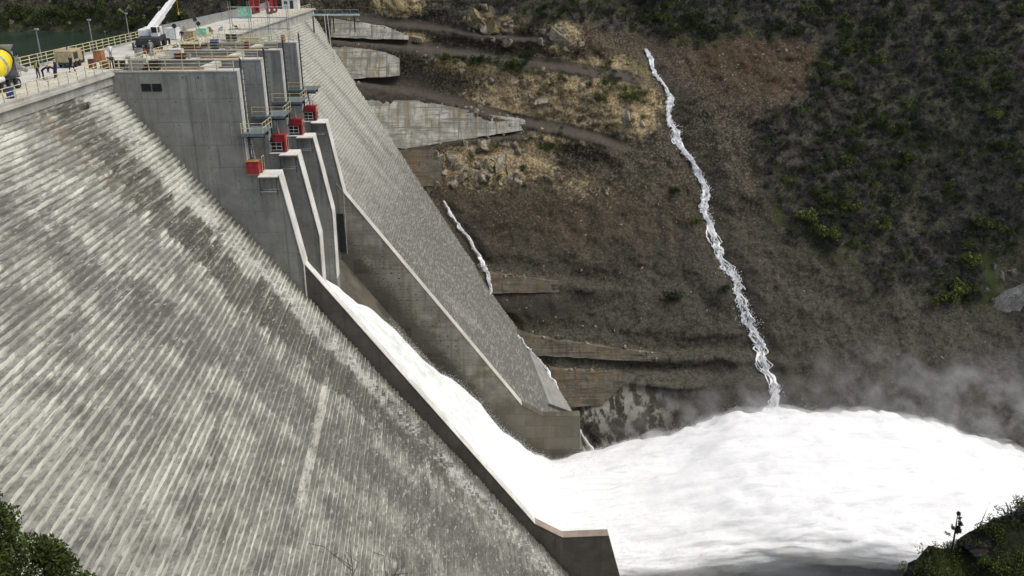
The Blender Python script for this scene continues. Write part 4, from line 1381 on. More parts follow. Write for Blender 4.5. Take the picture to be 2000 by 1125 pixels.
GB = [bush_mesh('leafy_shrub', 900 + i, M['leaf']) for i in range(3)] + [bush_mesh('leafy_shrub', 910 + i, M['lleaf']) for i in range(2)] + [bush_mesh('leafy_shrub', 920 + i, M['dleaf']) for i in range(2)]
BB = [bare_mesh('bare_shrub', 940 + i, M['twig']) for i in range(4)] + [bare_mesh('bare_shrub', 950 + i, M['dtwig']) for i in range(3)]


def scatter(n_, fn, xr_, zr_, seed):
    rr = np.random.default_rng(seed)
    x = rr.uniform(*xr_, n_ * 6)
    z = rr.uniform(*zr_, n_ * 6)
    ok = rr.random(n_ * 6) < fn(x, z)
    x, z = x[ok][:n_], z[ok][:n_]
    return x, hill_y(x, z) + .1, z


def slope_place(x, z):
    if x < 46:
        return 'on the slope top left of the waterfall'
    if z > -9 and x < 84:
        return 'above the rusty scree'
    if x > 104 and z > -26:
        return 'in the top right brush'
    if x > 104:
        return 'in the brush above the pale cliff'
    if z < -44:
        return 'along the lower edge of the brush'
    if x < 78:
        return 'in the brush nearest the waterfall'
    if z > -22:
        return 'high in the brush beside the rusty scree'
    return 'in the middle of the brush slope'


def size_word(s_):
    return 'small' if s_ < 1.6 else ('mid-sized' if s_ < 2.3 else 'large')


# shrubs one can tell apart: placed singly
count = {'g': 0}
x, y, z = scatter(420, brush_density, (-4, 134), (-58, 6), 31)
gn = .8 * fbm(x / 7, z / 5, 0, 3, 81) + RNG.normal(0, .15, len(x)) + .25 * BL(GREEN, x, z)
order = np.argsort(z)
ng = nb = 0
for i in order:
    big = random.uniform(1.1, 2.9)
    if gn[i] > .12 and ng < 170:
        o = link('leafy_shrub', random.choice(GB))
        tag(o, size_word(big) + ' ' + {'green_leaf': 'green', 'fresh_leaf': 'bright green', 'dark_leaf': 'dark green'}[o.data.materials[0].name] + ' leafy shrub ' + slope_place(x[i], z[i]), 'shrub', 'leafy shrubs on the far slope')
        ng += 1
    elif nb < 240:
        o = link('bare_shrub', random.choice(BB))
        tag(o, size_word(big) + ' bare ' + {'grey_twig': 'pale grey', 'dark_twig': 'dark brown'}[o.data.materials[0].name] + ' shrub ' + slope_place(x[i], z[i]), 'shrub', 'bare shrubs on the far slope')
        nb += 1
    else:
        continue
    o.location = (x[i], y[i] - .3, z[i] - .1)
    o.scale = (big, big, big * random.uniform(.8, 1.2))
    o.rotation_euler = (random.uniform(.0, .5), random.uniform(-.2, .2), random.uniform(0, 6.28))

# the rest of the brush: one mass
def mass(name, meshes, x, y, z, smin, smax, mats, label, cat, seed, tilt=.35):
    rr = np.random.default_rng(seed)
    va, fa, ma_, base = [], [], [], 0
    data = []
    for me in meshes:
        v = np.zeros(len(me.vertices) * 3, np.float32)
        me.vertices.foreach_get('co', v)
        f = np.zeros(len(me.loops), np.int32)
        me.loops.foreach_get('vertex_index', f)
        mi = np.zeros(len(me.polygons), np.int32)
        me.polygons.foreach_get('material_index', mi)
        data.append((v.reshape(-1, 3), f.reshape(-1, 4), mi, [mats.index(q) for q in me.materials]))
    for i in range(len(x)):
        v, f, mi, mm = data[rr.integers(len(data))]
        s = rr.uniform(smin, smax)
        a = rr.uniform(0, 6.28)
        c_, s_ = np.cos(a), np.sin(a)
        w = np.stack([v[:, 0] * c_ - v[:, 1] * s_, v[:, 0] * s_ + v[:, 1] * c_ - v[:, 2] * tilt, v[:, 2]], 1) * s
        va.append(w + np.array([x[i], y[i], z[i]]))
        fa.append(f + base)
        ma_.append(np.array(mm)[mi])
        base += len(v)
    o = mesh_obj(name, np.concatenate(va), np.concatenate(fa), mats, None, False, np.concatenate(ma_))
    tag(o, label, cat, kind='stuff')
    return o


x, y, z = scatter(2300, brush_density, (-4, 134), (-58, 6), 33)
mass('brushwood', BB, x, y, z, .9, 2.4, [M['twig'], M['dtwig']], 'dense bare grey brushwood covering the upper right slope', 'brush', 35)
x, y, z = scatter(1500, lambda x, z: brush_density(x, z) * (.25 + .75 * sstep(-.15, .35, fbm(x / 7, z / 5, 0, 3, 81) + .25 * BL(GREEN, x, z))), (-4, 134), (-58, 6), 37)
mass('undergrowth', GB, x, y, z, .5, 1.5, [M['leaf'], M['lleaf'], M['dleaf'], M['dtwig']], 'green undergrowth among the bare brushwood on the upper right slope', 'undergrowth', 39)
# far shore of the reservoir
x, y, z = scatter(420, lambda x, z: .35 + .65 * sstep(-.2, .2, fbm(x / 12, z / 4, 0, 3, 85)), (-200, -46), (-5.6, 9), 41)
mass('shore_brush', GB, x, y, z, 1.0, 2.6, [M['leaf'], M['lleaf'], M['dleaf'], M['dtwig']], 'green and brown scrub along the far shore of the reservoir', 'brush', 43)
x, y, z = scatter(200, lambda x, z: np.full(x.shape, .7), (-200, -46), (-5.6, 9), 45)
mass('shore_thicket', BB, x, y, z, 1.5, 3, [M['twig'], M['dtwig']], 'bare brown thicket along the far shore of the reservoir', 'brush', 47)
for i in range(26):
    xx, zz = random.uniform(-125, -50), random.uniform(-5.8, 1)
    put_rock('ochre', (xx, float(hill_y(xx, zz)), zz), random.uniform(.4, 1.3), 'pale rock on the far shore of the reservoir, among scrub', 'rocks on the reservoir shore')

for (xa, xb, za, zb, n_, wl) in ((-5, 13, -12.2, -9.6, 26, 'under the upper dirt road'), (24, 40, -20, -13, 30, 'on the bank left of the upper stream'), (14, 40, -3.6, .5, 34, 'on the slope top over the rounded crag'), (-2, 12, -36, -28, 16, 'among the rocks of the large outcrop'), (46, 62, -9, 0, 30, 'beside the head of the waterfall'), (10, 40, -27, -12, 24, 'scattered between the roads and the stream')):
    for i in range(n_):
        xx, zz = random.uniform(xa, xb), random.uniform(za, zb)
        s_ = random.uniform(.6, 1.7)
        o = link('low_bush', random.choice(GB))
        o.location = (xx, float(hill_y(xx, zz)) - .15, zz)
        o.scale = (s_ * 1.2, s_, s_ * .8)
        o.rotation_euler = (.3, 0, random.uniform(0, 6.28))
        tag(o, ('tiny ' if s_ < .95 else 'low ' if s_ < 1.3 else 'spreading ') + {'green_leaf': 'green', 'fresh_leaf': 'bright green', 'dark_leaf': 'dark green'}[o.data.materials[0].name] + ' bush ' + wl, 'bush', 'low bushes ' + wl)
SPOT = [(71.8, -42.6, 2.6, 'bright green bush in the brush at mid height, left of a twin'), (75.0, -45.6, 2.8, 'bright green bush in the brush at mid height, lower twin'), (88.7, -43.7, 2.2, 'bright green bush in the middle of the lower brush edge'), (106.1, -50.5, 2.8, 'bright green bush above the pale cliff, upper of three'), (103.7, -55.6, 3.0, 'bright green bush above the pale cliff, middle of three'), (99.3, -57.5, 2.4, 'bright green bush above the pale cliff, lowest of three'),
        (82.3, -40.7, 2.0, 'bright green bush between the twin bushes and the brush middle'), (97.3, -31.3, 2.0, 'green bush alone among grey twigs in the brush middle'), (109.4, -43.9, 2.2, 'green bush near the right end of the brush, over the cliff'),
        (41.5, -55.8, 1.9, 'lone green bush on the dark slope left of the waterfall'), (52.5, -54.3, 1.3, 'small green bush close to the left edge of the waterfall'), (16.5, -28.5, 2.2, 'green bush growing on the pale outcrop beside the tapering wall end'),
        (1.5, -10.8, 1.6, 'dark green bush under the upper dirt road, above the rocks'), (8.5, -12.3, 1.8, 'dark green bush on the slope beneath the upper dirt road'), (40.5, -75.3, 1.2, 'low yellowish bush just above the jet, right of the streaked rock'),
        (-6.5, -10.6, 1.5, 'green bush beside the whitish boulders near the shotcrete wall'), (34.5, -18.5, 1.5, 'green bush on the gully edge left of the waterfall top'), (30, -15.8, 1.3, 'low green bush on the road edge left of the gully'),
        (43.5, -37, 1.2, 'yellow green bush low on the left bank of the waterfall'), (48, -42.5, 1.2, 'green bush leaning over the left bank of the waterfall'), (12.5, -10.6, 1.2, 'small green bush on the bank between the two dirt roads')]
for xx, zz, s, lb in SPOT:
    b = empty('green_bush', (xx, float(hill_y(xx, zz)) - .2, zz))
    tag(b, lb, 'bush', 'single bushes on the far slope')
    rr = np.random.default_rng(int(abs(xx * 31 + zz * 7)))
    lobes = [((rr.normal(0, .5) * s, rr.normal(0, .3) * s - .2, s * rr.uniform(.1, .75)), s * rr.uniform(.22, .5)) for _ in range(9)]
    v, f = leaves(700, lobes, .10 * s, rr)
    mesh_obj('foliage', v, f, M['lleaf'] if 'bright' in lb else random.choice([M['leaf'], M['lleaf'], M['dleaf']]), b)
    ln, rd = branch_lines(rr, s * .8, 4, 1)
    v, f = sticks(ln, .02 * s * rd, .012 * s * rd)
    mesh_obj('stem', v, f, M['dtwig'], b)

# ------------------------------------------------------------------ railings on the crest and the piers
def railing(p0, p1, step, label, h=1.1, mat='yellowrail', group='guard railings', r=.035, rails=(.38, .74, 1.1), pr=.04):
    a, b = Vector(p0), Vector(p1)
    n_ = max(1, round((b - a).length / step))
    g = empty('guard_railing', a)
    tag(g, label, 'railing', group)
    d = b - a
    me = None
    for i in range(n_ + 1):
        if me is None:
            o = MB().box((0, 0, h / 2), (pr * 2, pr * 2, h)).build('post', M[mat], g)
            me = o.data
        else:
            o = link('post', me, g)
        o.location = d * (i / n_)
    for z in rails:
        MB().tube([(0, 0, z), (d.x, d.y, d.z + z)], r, 5).build('rail', M[mat], g)
    return g


railing((XC + .12, 60, .25), (XC + .12, 90.6, .25), 1.9, 'pale yellow railing along the downstream crest edge, by the mixer truck')
railing((XU + .3, 66, .25), (XU + .3, 131, .25), 1.9, 'pale yellow railing along the reservoir side of the crest')
for k in range(4):
    yk = Y1 + BAY * k
    railing((-37.0, yk + .12, .12), (-24.9, yk + .12, .12), 1.7, ['pale yellow railing on the near edge of the pier with dark openings', 'pale yellow railing on the second pier top', 'pale yellow railing on the third pier top', 'pale yellow railing on the farthest pier top'][k])
    if k < 3:
        railing((XC + .05, yk + 2.2, 0.01), (XC + .05, yk + BAY - .2, 0.01), 1.7, 'pale yellow railing across the %s spillway bay' % ('first', 'second', 'third')[k])
        MB_ = MB().box((-29.5, yk + 6.3, -.35), (.9, BAY - 2.05, .6)).build('bay_beam', M['deck'])
        tag(MB_, 'pale concrete beam spanning the %s spillway bay between piers' % ('first', 'second', 'third')[k], 'beam', 'bay beams')
railing((XC + .12, 124.8, .05), (XC + .12, 206, .05), 3.0, 'pale yellow railing on the far half of the crest above the far steps')

# solid parapet on the far half of the upstream side
par = empty('parapet_wall', (XU + .3, 132, 0))
tag(par, 'grey concrete parapet of panels along the far reservoir side', 'parapet')
pm = MB().box((0, 2, .75), (.25, 3.94, 1.5), bev=.02).build('panel', M['galv'], par)
for i in range(1, 22):
    o = link('panel', pm.data, par)
    o.location = (random.uniform(-.03, .03), 4 * i, random.uniform(-.03, .03))

LP = [(-48.6, 100.2), (-49.2, 115.5), (-49.6, 129), (-50.4, 145)]
LN = ['nearest the mixer truck', 'second along the reservoir railing', 'third along the reservoir railing', 'closest to the white crane boom']
for (x, y), ln in zip(LP, LN):
    p = empty('lamp_post', (x, y, -.6))
    tag(p, 'thin grey lamp post, ' + ln, 'lamp post', 'lamp posts on the reservoir side')
    MB().tube([(0, 0, 0), (0, 0, 4.1)], [.10, .065], 8).build('pole', M['galv'], p)
    MB().box((0.05, 0, 4.2), (.42, .3, .22), bev=.05).build('lamp_head', M['grey'], p)
    MB().tube([(.05, 0, 4.25), (.05, 0, 4.5)], .05, 6).build('finial', M['darksteel'], p)

# ------------------------------------------------------------------ concrete mixer truck
tr = empty('mixer_truck', (-42.2, 78.2, 0))
tr.scale = (.88, .88, .88)
tag(tr, 'concrete mixer truck with big yellow drum parked on the crest road', 'truck')
MB().box((-.45, -2.5, .95), (.18, 9.5, .3)).box((.45, -2.5, .95), (.18, 9.5, .3)).box((0, 2.2, .95), (1.0, .15, .28)).box((0, -.5, .95), (1.0, .15, .28)).build('chassis', M['darksteel'], tr)
dm = Matrix.Translation((0, .7, 2.35)) @ Matrix.Rotation(R(-76), 4, 'X')
drum = MB().lathe([(.35, -2.6), (.95, -2.4), (1.28, -1.2), (1.33, -.1), (1.25, .9), (.95, 1.9), (.62, 2.5), (.55, 2.62)], 28, Matrix.Translation((0, .2, 2.45)) @ Matrix.Rotation(R(-74), 4, 'X')).build('drum', M['yellow'], tr, True)
DM = Matrix.Translation((0, .2, 2.45)) @ Matrix.Rotation(R(-74), 4, 'X')
MB().lathe([(.98, 1.88), (1.03, 1.9), (1.03, 2.1), (.9, 2.12)], 24, DM).build('drum_ring', M['black'], drum)
MB().lathe([(1.345, -.25), (1.35, -.2), (1.35, .05), (1.34, .1)], 24, DM).build('drum_band', M['grey'], drum)
MB().box((0, 3.15, 2.0), (1.3, .16, 2.1)).box((0, 2.9, 3.3), (.9, .8, .5)).build('discharge_frame', M['grey'], tr)
MB().lathe([(.3, 0), (.75, .7), (.8, .75)], 12, Matrix.Translation((0, 2.9, 3.45))).build('hopper', M['galv'], tr)
ch = []
MB().tube([(.1, 3.3, 2.6), (.3, 4.2, 1.9), (.45, 5.3, 1.45)], [.32, .3, .28], 8, False).build('chute', M['grey'], tr)
for y in (-5.6, -.9, .5, 1.9):
    for s in (-1, 1):
        wx = s * (.98 if y > -3 else .95)
        w = MB().lathe([(.2, -.2), (.48, -.2), (.52, -.14), (.52, .14), (.48, .2), (.2, .2)], 20, Matrix.Translation((wx, y, .52)) @ Matrix.Rotation(R(90), 4, 'Y')).build('wheel', M['black'], tr, False)
        MB().lathe([(.1, -.22), (.26, -.215), (.26, .215), (.1, .22)], 14, Matrix.Translation((wx, y, .52)) @ Matrix.Rotation(R(90), 4, 'Y')).build('rim', M['galv'], w)
MB().box((0, .5, 1.12), (2.2, 4.2, .08)).build('mudguard', M['darksteel'], tr)
MB().tube([(.9, -2.1, 1.25), (.9, -.6, 1.25)], .32, 12).build('water_tank', M['white'], tr)
cab = MB().box((0, -6.0, 1.85), (2.3, 1.9, 2.0), bev=.15).build('cab', M['white'], tr)
MB().box((0, -6.97, 2.2), (2.0, .05, .8)).build('windscreen', M['glass'], cab)
for s in (-1, 1):
    MB().box((s * 1.16, -6.1, 2.25), (.04, .9, .65)).build('side_window', M['glass'], cab)
    MB().box((s * .85, -6.98, 1.15), (.3, .05, .2)).build('headlight', M['white'], cab)
lad = MB().tube([(1.0, 2.6, 1.1), (1.0, 2.75, 3.2)], .03, 5).tube([(1.0, 3.0, 1.1), (1.0, 3.1, 3.2)], .03, 5)
for i in range(6):
    lad.tube([(1.0, 2.62 + .02 * i, 1.3 + .35 * i), (1.0, 3.02 + .015 * i, 1.3 + .35 * i)], .02, 4)
lad.build('ladder', M['galv'], tr)

# ------------------------------------------------------------------ mobile crane
cr = empty('mobile_crane', (-42.3, 117.3, 0), R(8))
tag(cr, 'black and white mobile crane with white boom raised over the crest', 'crane')
MB().box((0, 0, 1.15), (2.5, 6.4, .7), bev=.08).build('carrier', M['darksteel'], cr)
MB().box((0, -3.0, 1.05), (2.52, .5, .4), bev=.05).build('bumper', M['darksteel'], cr)
for y in (-2.1, 2.1):
    for s in (-1, 1):
        w = MB().lathe([(.25, -.25), (.62, -.25), (.68, -.17), (.68, .17), (.62, .25), (.25, .25)], 20, Matrix.Translation((s * 1.15, y, .68)) @ Matrix.Rotation(R(90), 4, 'Y')).build('wheel', M['black'], cr)
        MB().lathe([(.1, -.27), (.33, -.262), (.33, .262), (.1, .27)], 14, Matrix.Translation((s * 1.15, y, .68)) @ Matrix.Rotation(R(90), 4, 'Y')).build('rim', M['darksteel'], w)
for y in (-3.2, 3.2):
    MB().box((0, y, .75), (3.4, .3, .3)).box((-1.6, y, .35), (.25, .25, .7)).box((1.6, y, .35), (.25, .25, .7)).build('outrigger', M['darksteel'], cr)
sup = MB().box((-.3, .3, 1.95), (1.9, 3.0, .9), bev=.12).box((.1, 1.6, 2.0), (2.1, .8, 1.1), bev=.1).build('turntable_house', M['white'], cr)
cb = MB().box((.85, -1.0, 2.1), (.85, 1.5, 1.35), bev=.12).build('operator_cab', M['white'], cr)
MB().box((1.285, -1.0, 2.35), (.03, 1.1, .7)).box((.85, -1.765, 2.35), (.65, .03, .7)).build('cab_window', M['glass'], cb)
b0v, b1v = Vector((0.2, -.2, 2.4)), Vector((2.4, 8.2, 6.2))
def boomseg(t0, t1, w):
    p, q = b0v.lerp(b1v, t0), b0v.lerp(b1v, t1)
    d = (q - p)
    m_ = d.to_track_quat('Y', 'Z').to_matrix()
    return (p + q) / 2, (w, d.length, w * 1.15), m_
bo = None
for i, (t0, t1, w) in enumerate(((-.1, .42, .72), (.36, .72, .6), (.68, 1.0, .5))):
    c, dd, m_ = boomseg(t0, t1, w)
    o = MB().box(c, dd, rot=m_, bev=.04).build('boom_section', M['white'], cr)
c, dd, m_ = boomseg(.97, 1.07, .56)
MB().box(c, dd, rot=m_, bev=.05).build('boom_head', M['black'], cr)
MB().tube([(0.1, -1.2, 1.9), b0v.lerp(b1v, .35) - Vector((0, 0, .35))], .13, 8).build('lift_cylinder', M['galv'], cr)
MB().tube([b1v, b1v - Vector((0, 0, 2.2))], .025, 4).box(b1v - Vector((0, 0, 2.4)), (.18, .18, .4), bev=.04).build('hook_block', M['yellow'], cr)

# ------------------------------------------------------------------ people
def person_mesh(name, joints, bones, top, legs, hat, vest=None):
    """one continuous skinned figure; joints: name -> (pos, radius)"""
    keys = list(joints)
    me = bpy.data.meshes.new(name)
    me.from_pydata([joints[k][0] for k in keys], [(keys.index(a), keys.index(b)) for a, b in bones], [])
    o = link(name, me)
    md = o.modifiers.new('skin', 'SKIN')
    md.use_smooth_shade = True
    for i, k in enumerate(keys):
        r_ = joints[k][1]
        me.skin_vertices[0].data[i].radius = r_ if isinstance(r_, tuple) else (r_, r_)
        me.skin_vertices[0].data[i].use_root = (k == 'pelvis')
    o.modifiers.new('sub', 'SUBSURF').levels = 1
    o.modifiers['sub'].render_levels = 1
    dg = bpy.context.evaluated_depsgraph_get()
    out = bpy.data.meshes.new_from_object(o.evaluated_get(dg))
    out.name = name
    bpy.data.objects.remove(o)
    J = np.array([joints[k][0] for k in keys])
    mats = [M[top], M[legs], M['skin'], M[hat], M['black'], M[vest or top]]
    out.materials.clear()
    for m_ in mats:
        out.materials.append(m_)
    pel, chest, head = (Vector(joints[k][0]) for k in ('pelvis', 'chest', 'head'))
    for p in out.polygons:
        c = np.array(p.center)
        kk = keys[int(np.argmin(np.linalg.norm(J - c, axis=1)))]
        if kk.startswith(('knee', 'hip', 'ankle')):
            mi = 1
        elif kk.startswith('toe'):
            mi = 4
        elif kk.startswith('hand') or kk.startswith('finger') or kk == 'neck':
            mi = 2
        elif kk == 'head':
            mi = 2
        elif kk == 'crown':
            mi = 3
        elif kk in ('chest', 'waist'):
            mi = 5
        else:
            mi = 0
        p.material_index = mi
        p.use_smooth = True
    return out


def joints_for(pose):
    lean = {'stand': 0, 'bend': 1.0, 'walk': .12}[pose]
    def body(z, f=0):
        # points above the pelvis swing forward (+y) with the lean
        t = z - .92
        return (0, math.sin(lean) * t + f, .92 + math.cos(lean) * t)
    J = {'pelvis': ((0, 0, .92), (.16, .12)), 'waist': (body(1.1), (.15, .11)), 'chest': (body(1.36), (.19, .12)), 'neck': (body(1.5), .06), 'head': (body(1.62, .02), (.095, .105)), 'crown': (body(1.72), (.11, .12))}
    st = .25 if pose == 'walk' else .04
    for s, n_ in ((-1, 'l'), (1, 'r')):
        f = st * s
        J['hip_' + n_] = ((.1 * s, 0, .88), .105)
        J['knee_' + n_] = ((.11 * s, f * .6 + .03, .48), .07)
        J['ankle_' + n_] = ((.12 * s, f, .09), .05)
        J['toe_' + n_] = ((.13 * s, f + .17, .04), .045)
        sh = body(1.42)
        J['shoulder_' + n_] = ((.2 * s, sh[1], sh[2]), .075)
        if pose == 'bend':
            J['elbow_' + n_] = ((.24 * s, sh[1] + .08, sh[2] - .27), .05)
            J['hand_' + n_] = ((.18 * s, sh[1] + .2, sh[2] - .5), .04)
            J['finger_' + n_] = ((.17 * s, sh[1] + .23, sh[2] - .6), .025)
        else:
            J['elbow_' + n_] = ((.27 * s, sh[1] - .03 - f * .4, sh[2] - .28), .05)
            J['hand_' + n_] = ((.25 * s, sh[1] + .1 - f * .5, sh[2] - .5), .038)
            J['finger_' + n_] = ((.24 * s, sh[1] + .13 - f * .5, sh[2] - .6), .025)
    B = [('pelvis', 'waist'), ('waist', 'chest'), ('chest', 'neck'), ('neck', 'head'), ('head', 'crown')]
    for n_ in 'lr':
        B += [('pelvis', 'hip_' + n_), ('hip_' + n_, 'knee_' + n_), ('knee_' + n_, 'ankle_' + n_), ('ankle_' + n_, 'toe_' + n_), ('chest', 'shoulder_' + n_), ('shoulder_' + n_, 'elbow_' + n_), ('elbow_' + n_, 'hand_' + n_), ('hand_' + n_, 'finger_' + n_)]
    return J, B


PM = {}
def person(pose, x, y, rz, top, legs, hat, vest, label):
    key = (pose, top, legs, hat, vest)
    if key not in PM:
        PM[key] = person_mesh('person', *joints_for(pose), top, legs, hat, vest)
    o = link('person', PM[key])
    o.location = (x, y, .01)
    o.rotation_euler = (0, 0, rz)
    tag(o, label, 'person', 'workers on the crest')


person('bend', -41.6, 85.4, -1.2, 'navy', 'navy', 'yellow', None, 'worker in navy overalls and yellow helmet bending behind the mixer truck')
person('bend', -40.9, 86.4, 2.2, 'navy', 'navy', 'white', None, 'worker in navy overalls and white helmet bending near the crest railing')
person('stand', -42.6, 86.6, 2.8, 'navy', 'navy', 'yellow', 'hivis', 'worker in yellow vest standing among the men in navy')
person('stand', -41.3, 87.6, 1.6, 'navy', 'navy', 'yellow', None, 'worker in navy standing at the end of the group by the truck')
person('walk', -41.4, 91.2, -.4, 'navy', 'navy', 'navy', None, 'lone worker in navy walking past the tan compressor')
person('stand', -42.2, 103.4, 1.0, 'white', 'cloth', 'white', None, 'worker in white shirt beside the orange cabinet')
person('stand', -40.4, 106.3, 2.0, 'cloth', 'navy', 'white', None, 'worker in grey on the empty stretch of the deck')
person('walk', -39.2, 108.2, .8, 'cloth', 'cloth', 'yellow', None, 'worker in grey and yellow helmet near the crane')
person('stand', -40.6, 124.5, .4, 'navy', 'cloth', 'white', None, 'worker in navy jacket beyond the crane')
person('stand', -42.9, 133.0, .4, 'cloth', 'navy', 'yellow', None, 'worker in yellow helmet by the far parapet')

# ------------------------------------------------------------------ plant and clutter on the crest
cp = empty('compressor_trailer', (-43.9, 96.6, 0), R(4))
tag(cp, 'tan box compressor trailer parked on the crest deck', 'trailer')
MB().box((0, 0, 1.15), (1.7, 3.2, 1.35), bev=.12).build('housing', M['tan'], cp)
MB().box((0, 0, .42), (1.3, 3.4, .14)).build('frame', M['darksteel'], cp)
for s in (-1, 1):
    for y in (-.6, .5):
        MB().lathe([(.1, -.1), (.33, -.1), (.35, 0), (.33, .1), (.1, .1)], 16, Matrix.Translation((s * .78, y, .35)) @ Matrix.Rotation(R(90), 4, 'Y')).build('wheel', M['black'], cp)
MB().box((.86, -.4, 1.2), (.02, 1.2, .7)).build('side_grille', M['darksteel'], cp)
MB().tube([(0, 1.6, .45), (0, 2.7, .5)], .05, 6).build('drawbar', M['darksteel'], cp)
MB().tube([(.3, -1.0, 1.8), (.3, -1.0, 2.15)], .06, 8).build('exhaust', M['darksteel'], cp)


def crate(name, x, y, d, mat, label, cat, lid=None, rz=0, z0=0.0, legs=False):
    g = empty(name, (x, y, z0), rz)
    tag(g, label, cat)
    MB().box((0, 0, d[2] / 2 + .05), d, bev=.04).build('body', M[mat], g)
    MB().box((0, 0, d[2] + .075), (d[0] + .06, d[1] + .06, .06)).build('lid', M[lid or mat], g)
    for s in (-1, 1):
        MB().box((s * d[0] * .38, 0, .025), (.1, d[1] * .95, .05)).build('skid', M['darksteel'], g)
    return g


def drum_can(x, y, mat, label, z0=0.0, r=.3, h=.9):
    g = empty('steel_drum', (x, y, z0))
    tag(g, label, 'drum', 'drums on the dam')
    MB().lathe([(r * .96, 0), (r, .03), (r, h * .32), (r * 1.05, h * .34), (r, h * .36), (r, h * .65), (r * 1.05, h * .67), (r, h * .69), (r, h - .03), (r * .96, h)], 16, Matrix()).build('shell', M[mat], g)
    MB().lathe([(.05, h), (.05, h + .04)], 8, Matrix.Translation((r * .5, 0, 0))).build('bung', M['darksteel'], g)


crate('tool_cabinet', -42.6, 101.2, (.9, 1.1, 1.1), 'orange', 'orange brown steel cabinet on the deck behind the tan trailer', 'cabinet')
crate('generator_box', -44.6, 100.0, (1.0, 1.5, 1.2), 'darksteel', 'dark generator box next to the orange cabinet', 'generator', 'green')
crate('dark_crate', -40.6, 94.4, (.6, .6, .9), 'brown', 'tall rust brown crate near the downstream railing', 'crate')
crate('dark_crate', -39.2, 94.3, (.9, .7, .6), 'brown', 'low rust brown crate beside a black bin at the railing end', 'crate')
crate('black_bin', -38.3, 94.6, (.45, .45, .75), 'black', 'black bin beside the low brown crate', 'bin')
crate('sign_frame', -39.6, 105.2, (.9, .15, 1.1), 'grey', 'grey panel leaning on the open deck', 'panel', 'darksteel')
crate('control_cabinet', -35.0, 92.1, (1.5, 1.1, 1.0), 'galv', 'pale grey control cabinet at the inner end of the near pier', 'cabinet', z0=.13)
crate('hydraulic_unit', -33.2, 92.0, (1.0, .8, .8), 'darksteel', 'dark hydraulic unit behind the near pier railing', 'machine', 'black', z0=.13)
crate('white_sack', -34.7, 103.2, (1.6, 1.3, .9), 'white', 'white bulk sack on the second pier', 'sack', z0=.13)
crate('maroon_tarp', -34.0, 102.6, (1.2, .7, .5), 'darkred', 'maroon tarpaulin bundle beside the white sack', 'bundle', z0=.13, rz=.5)
crate('blue_tank', -33.0, 113.3, (.9, .9, 1.1), 'blue', 'dark blue tank on the third pier', 'tank', z0=.13)
crate('brown_pile', -36.0, 112.9, (2.2, .9, .6), 'brown', 'rust brown pile of formwork at the third pier', 'pile', z0=.13)
crate('pale_blue_box', -36.3, 117.0, (1.3, 1.0, 1.1), 'teal', 'pale blue box near the crane on the deck edge', 'box', z0=.02) if False else None
crate('netting_screen', -44.4, 175.0, (2.6, .3, 1.9), 'green', 'pale green screen panel before the red gantry', 'screen')
crate('olive_machine', -40.5, 127.5, (1.5, 1.6, 1.2), 'tan', 'mustard yellow machine box beyond the crane', 'machine', 'wood')
crate('white_container', -43.5, 129.5, (1.6, 2.2, 1.5), 'white', 'white container next to the yellow machine beyond the crane', 'container')
crate('pale_crate', -41.0, 135.5, (1.4, 1.4, 1.0), 'green', 'pale green crate past the white container', 'crate')
crate('dark_rack', -33.7, 124.0, (1.3, .8, 1.0), 'darksteel', 'dark rack with pale top on the farthest pier', 'rack', 'white', z0=.13)
crate('yellow_beam', -31.2, 124.0, (2.6, .5, .4), 'yellowrail', 'yellow beam lying on the farthest pier beside the dark rack', 'beam', z0=.13)
drum_can(-36.6, 92.3, 'black', 'black drum on the near pier end by the crest', .13)
drum_can(-26.5, 123.6, 'orange', 'orange drum at the nose of the farthest pier', .13)
drum_can(-28.9, 113.0, 'darkred', 'dark red drum on the third pier cap', .13)
drum_can(-39.0, 73.9, 'blue', 'blue drum at the crest edge ahead of the mixer truck', .01)
drum_can(-41.7, 130.5, 'darksteel', 'dark drum near the yellow machine', .01)
for i, (x, y) in enumerate(((-42.0, 126.0), (-40.0, 130.5), (-43.2, 139.5))):
    g = empty('gauge_post', (x, y, 0))
    tag(g, ['post with round dial nearest the crane', 'post with round dial by the mustard yellow machine', 'post with round dial farthest along the deck'][i], 'gauge', 'dial posts on the deck')
    MB().tube([(0, 0, 0), (0, 0, 1.9)], .05, 6).build('post', M['galv'], g)
    MB().lathe([(.3, -.05), (.33, 0), (.3, .05)], 16, Matrix.Translation((0, 0, 2.1)) @ Matrix.Rotation(R(90), 4, 'X')).build('dial', M['darksteel'], g)

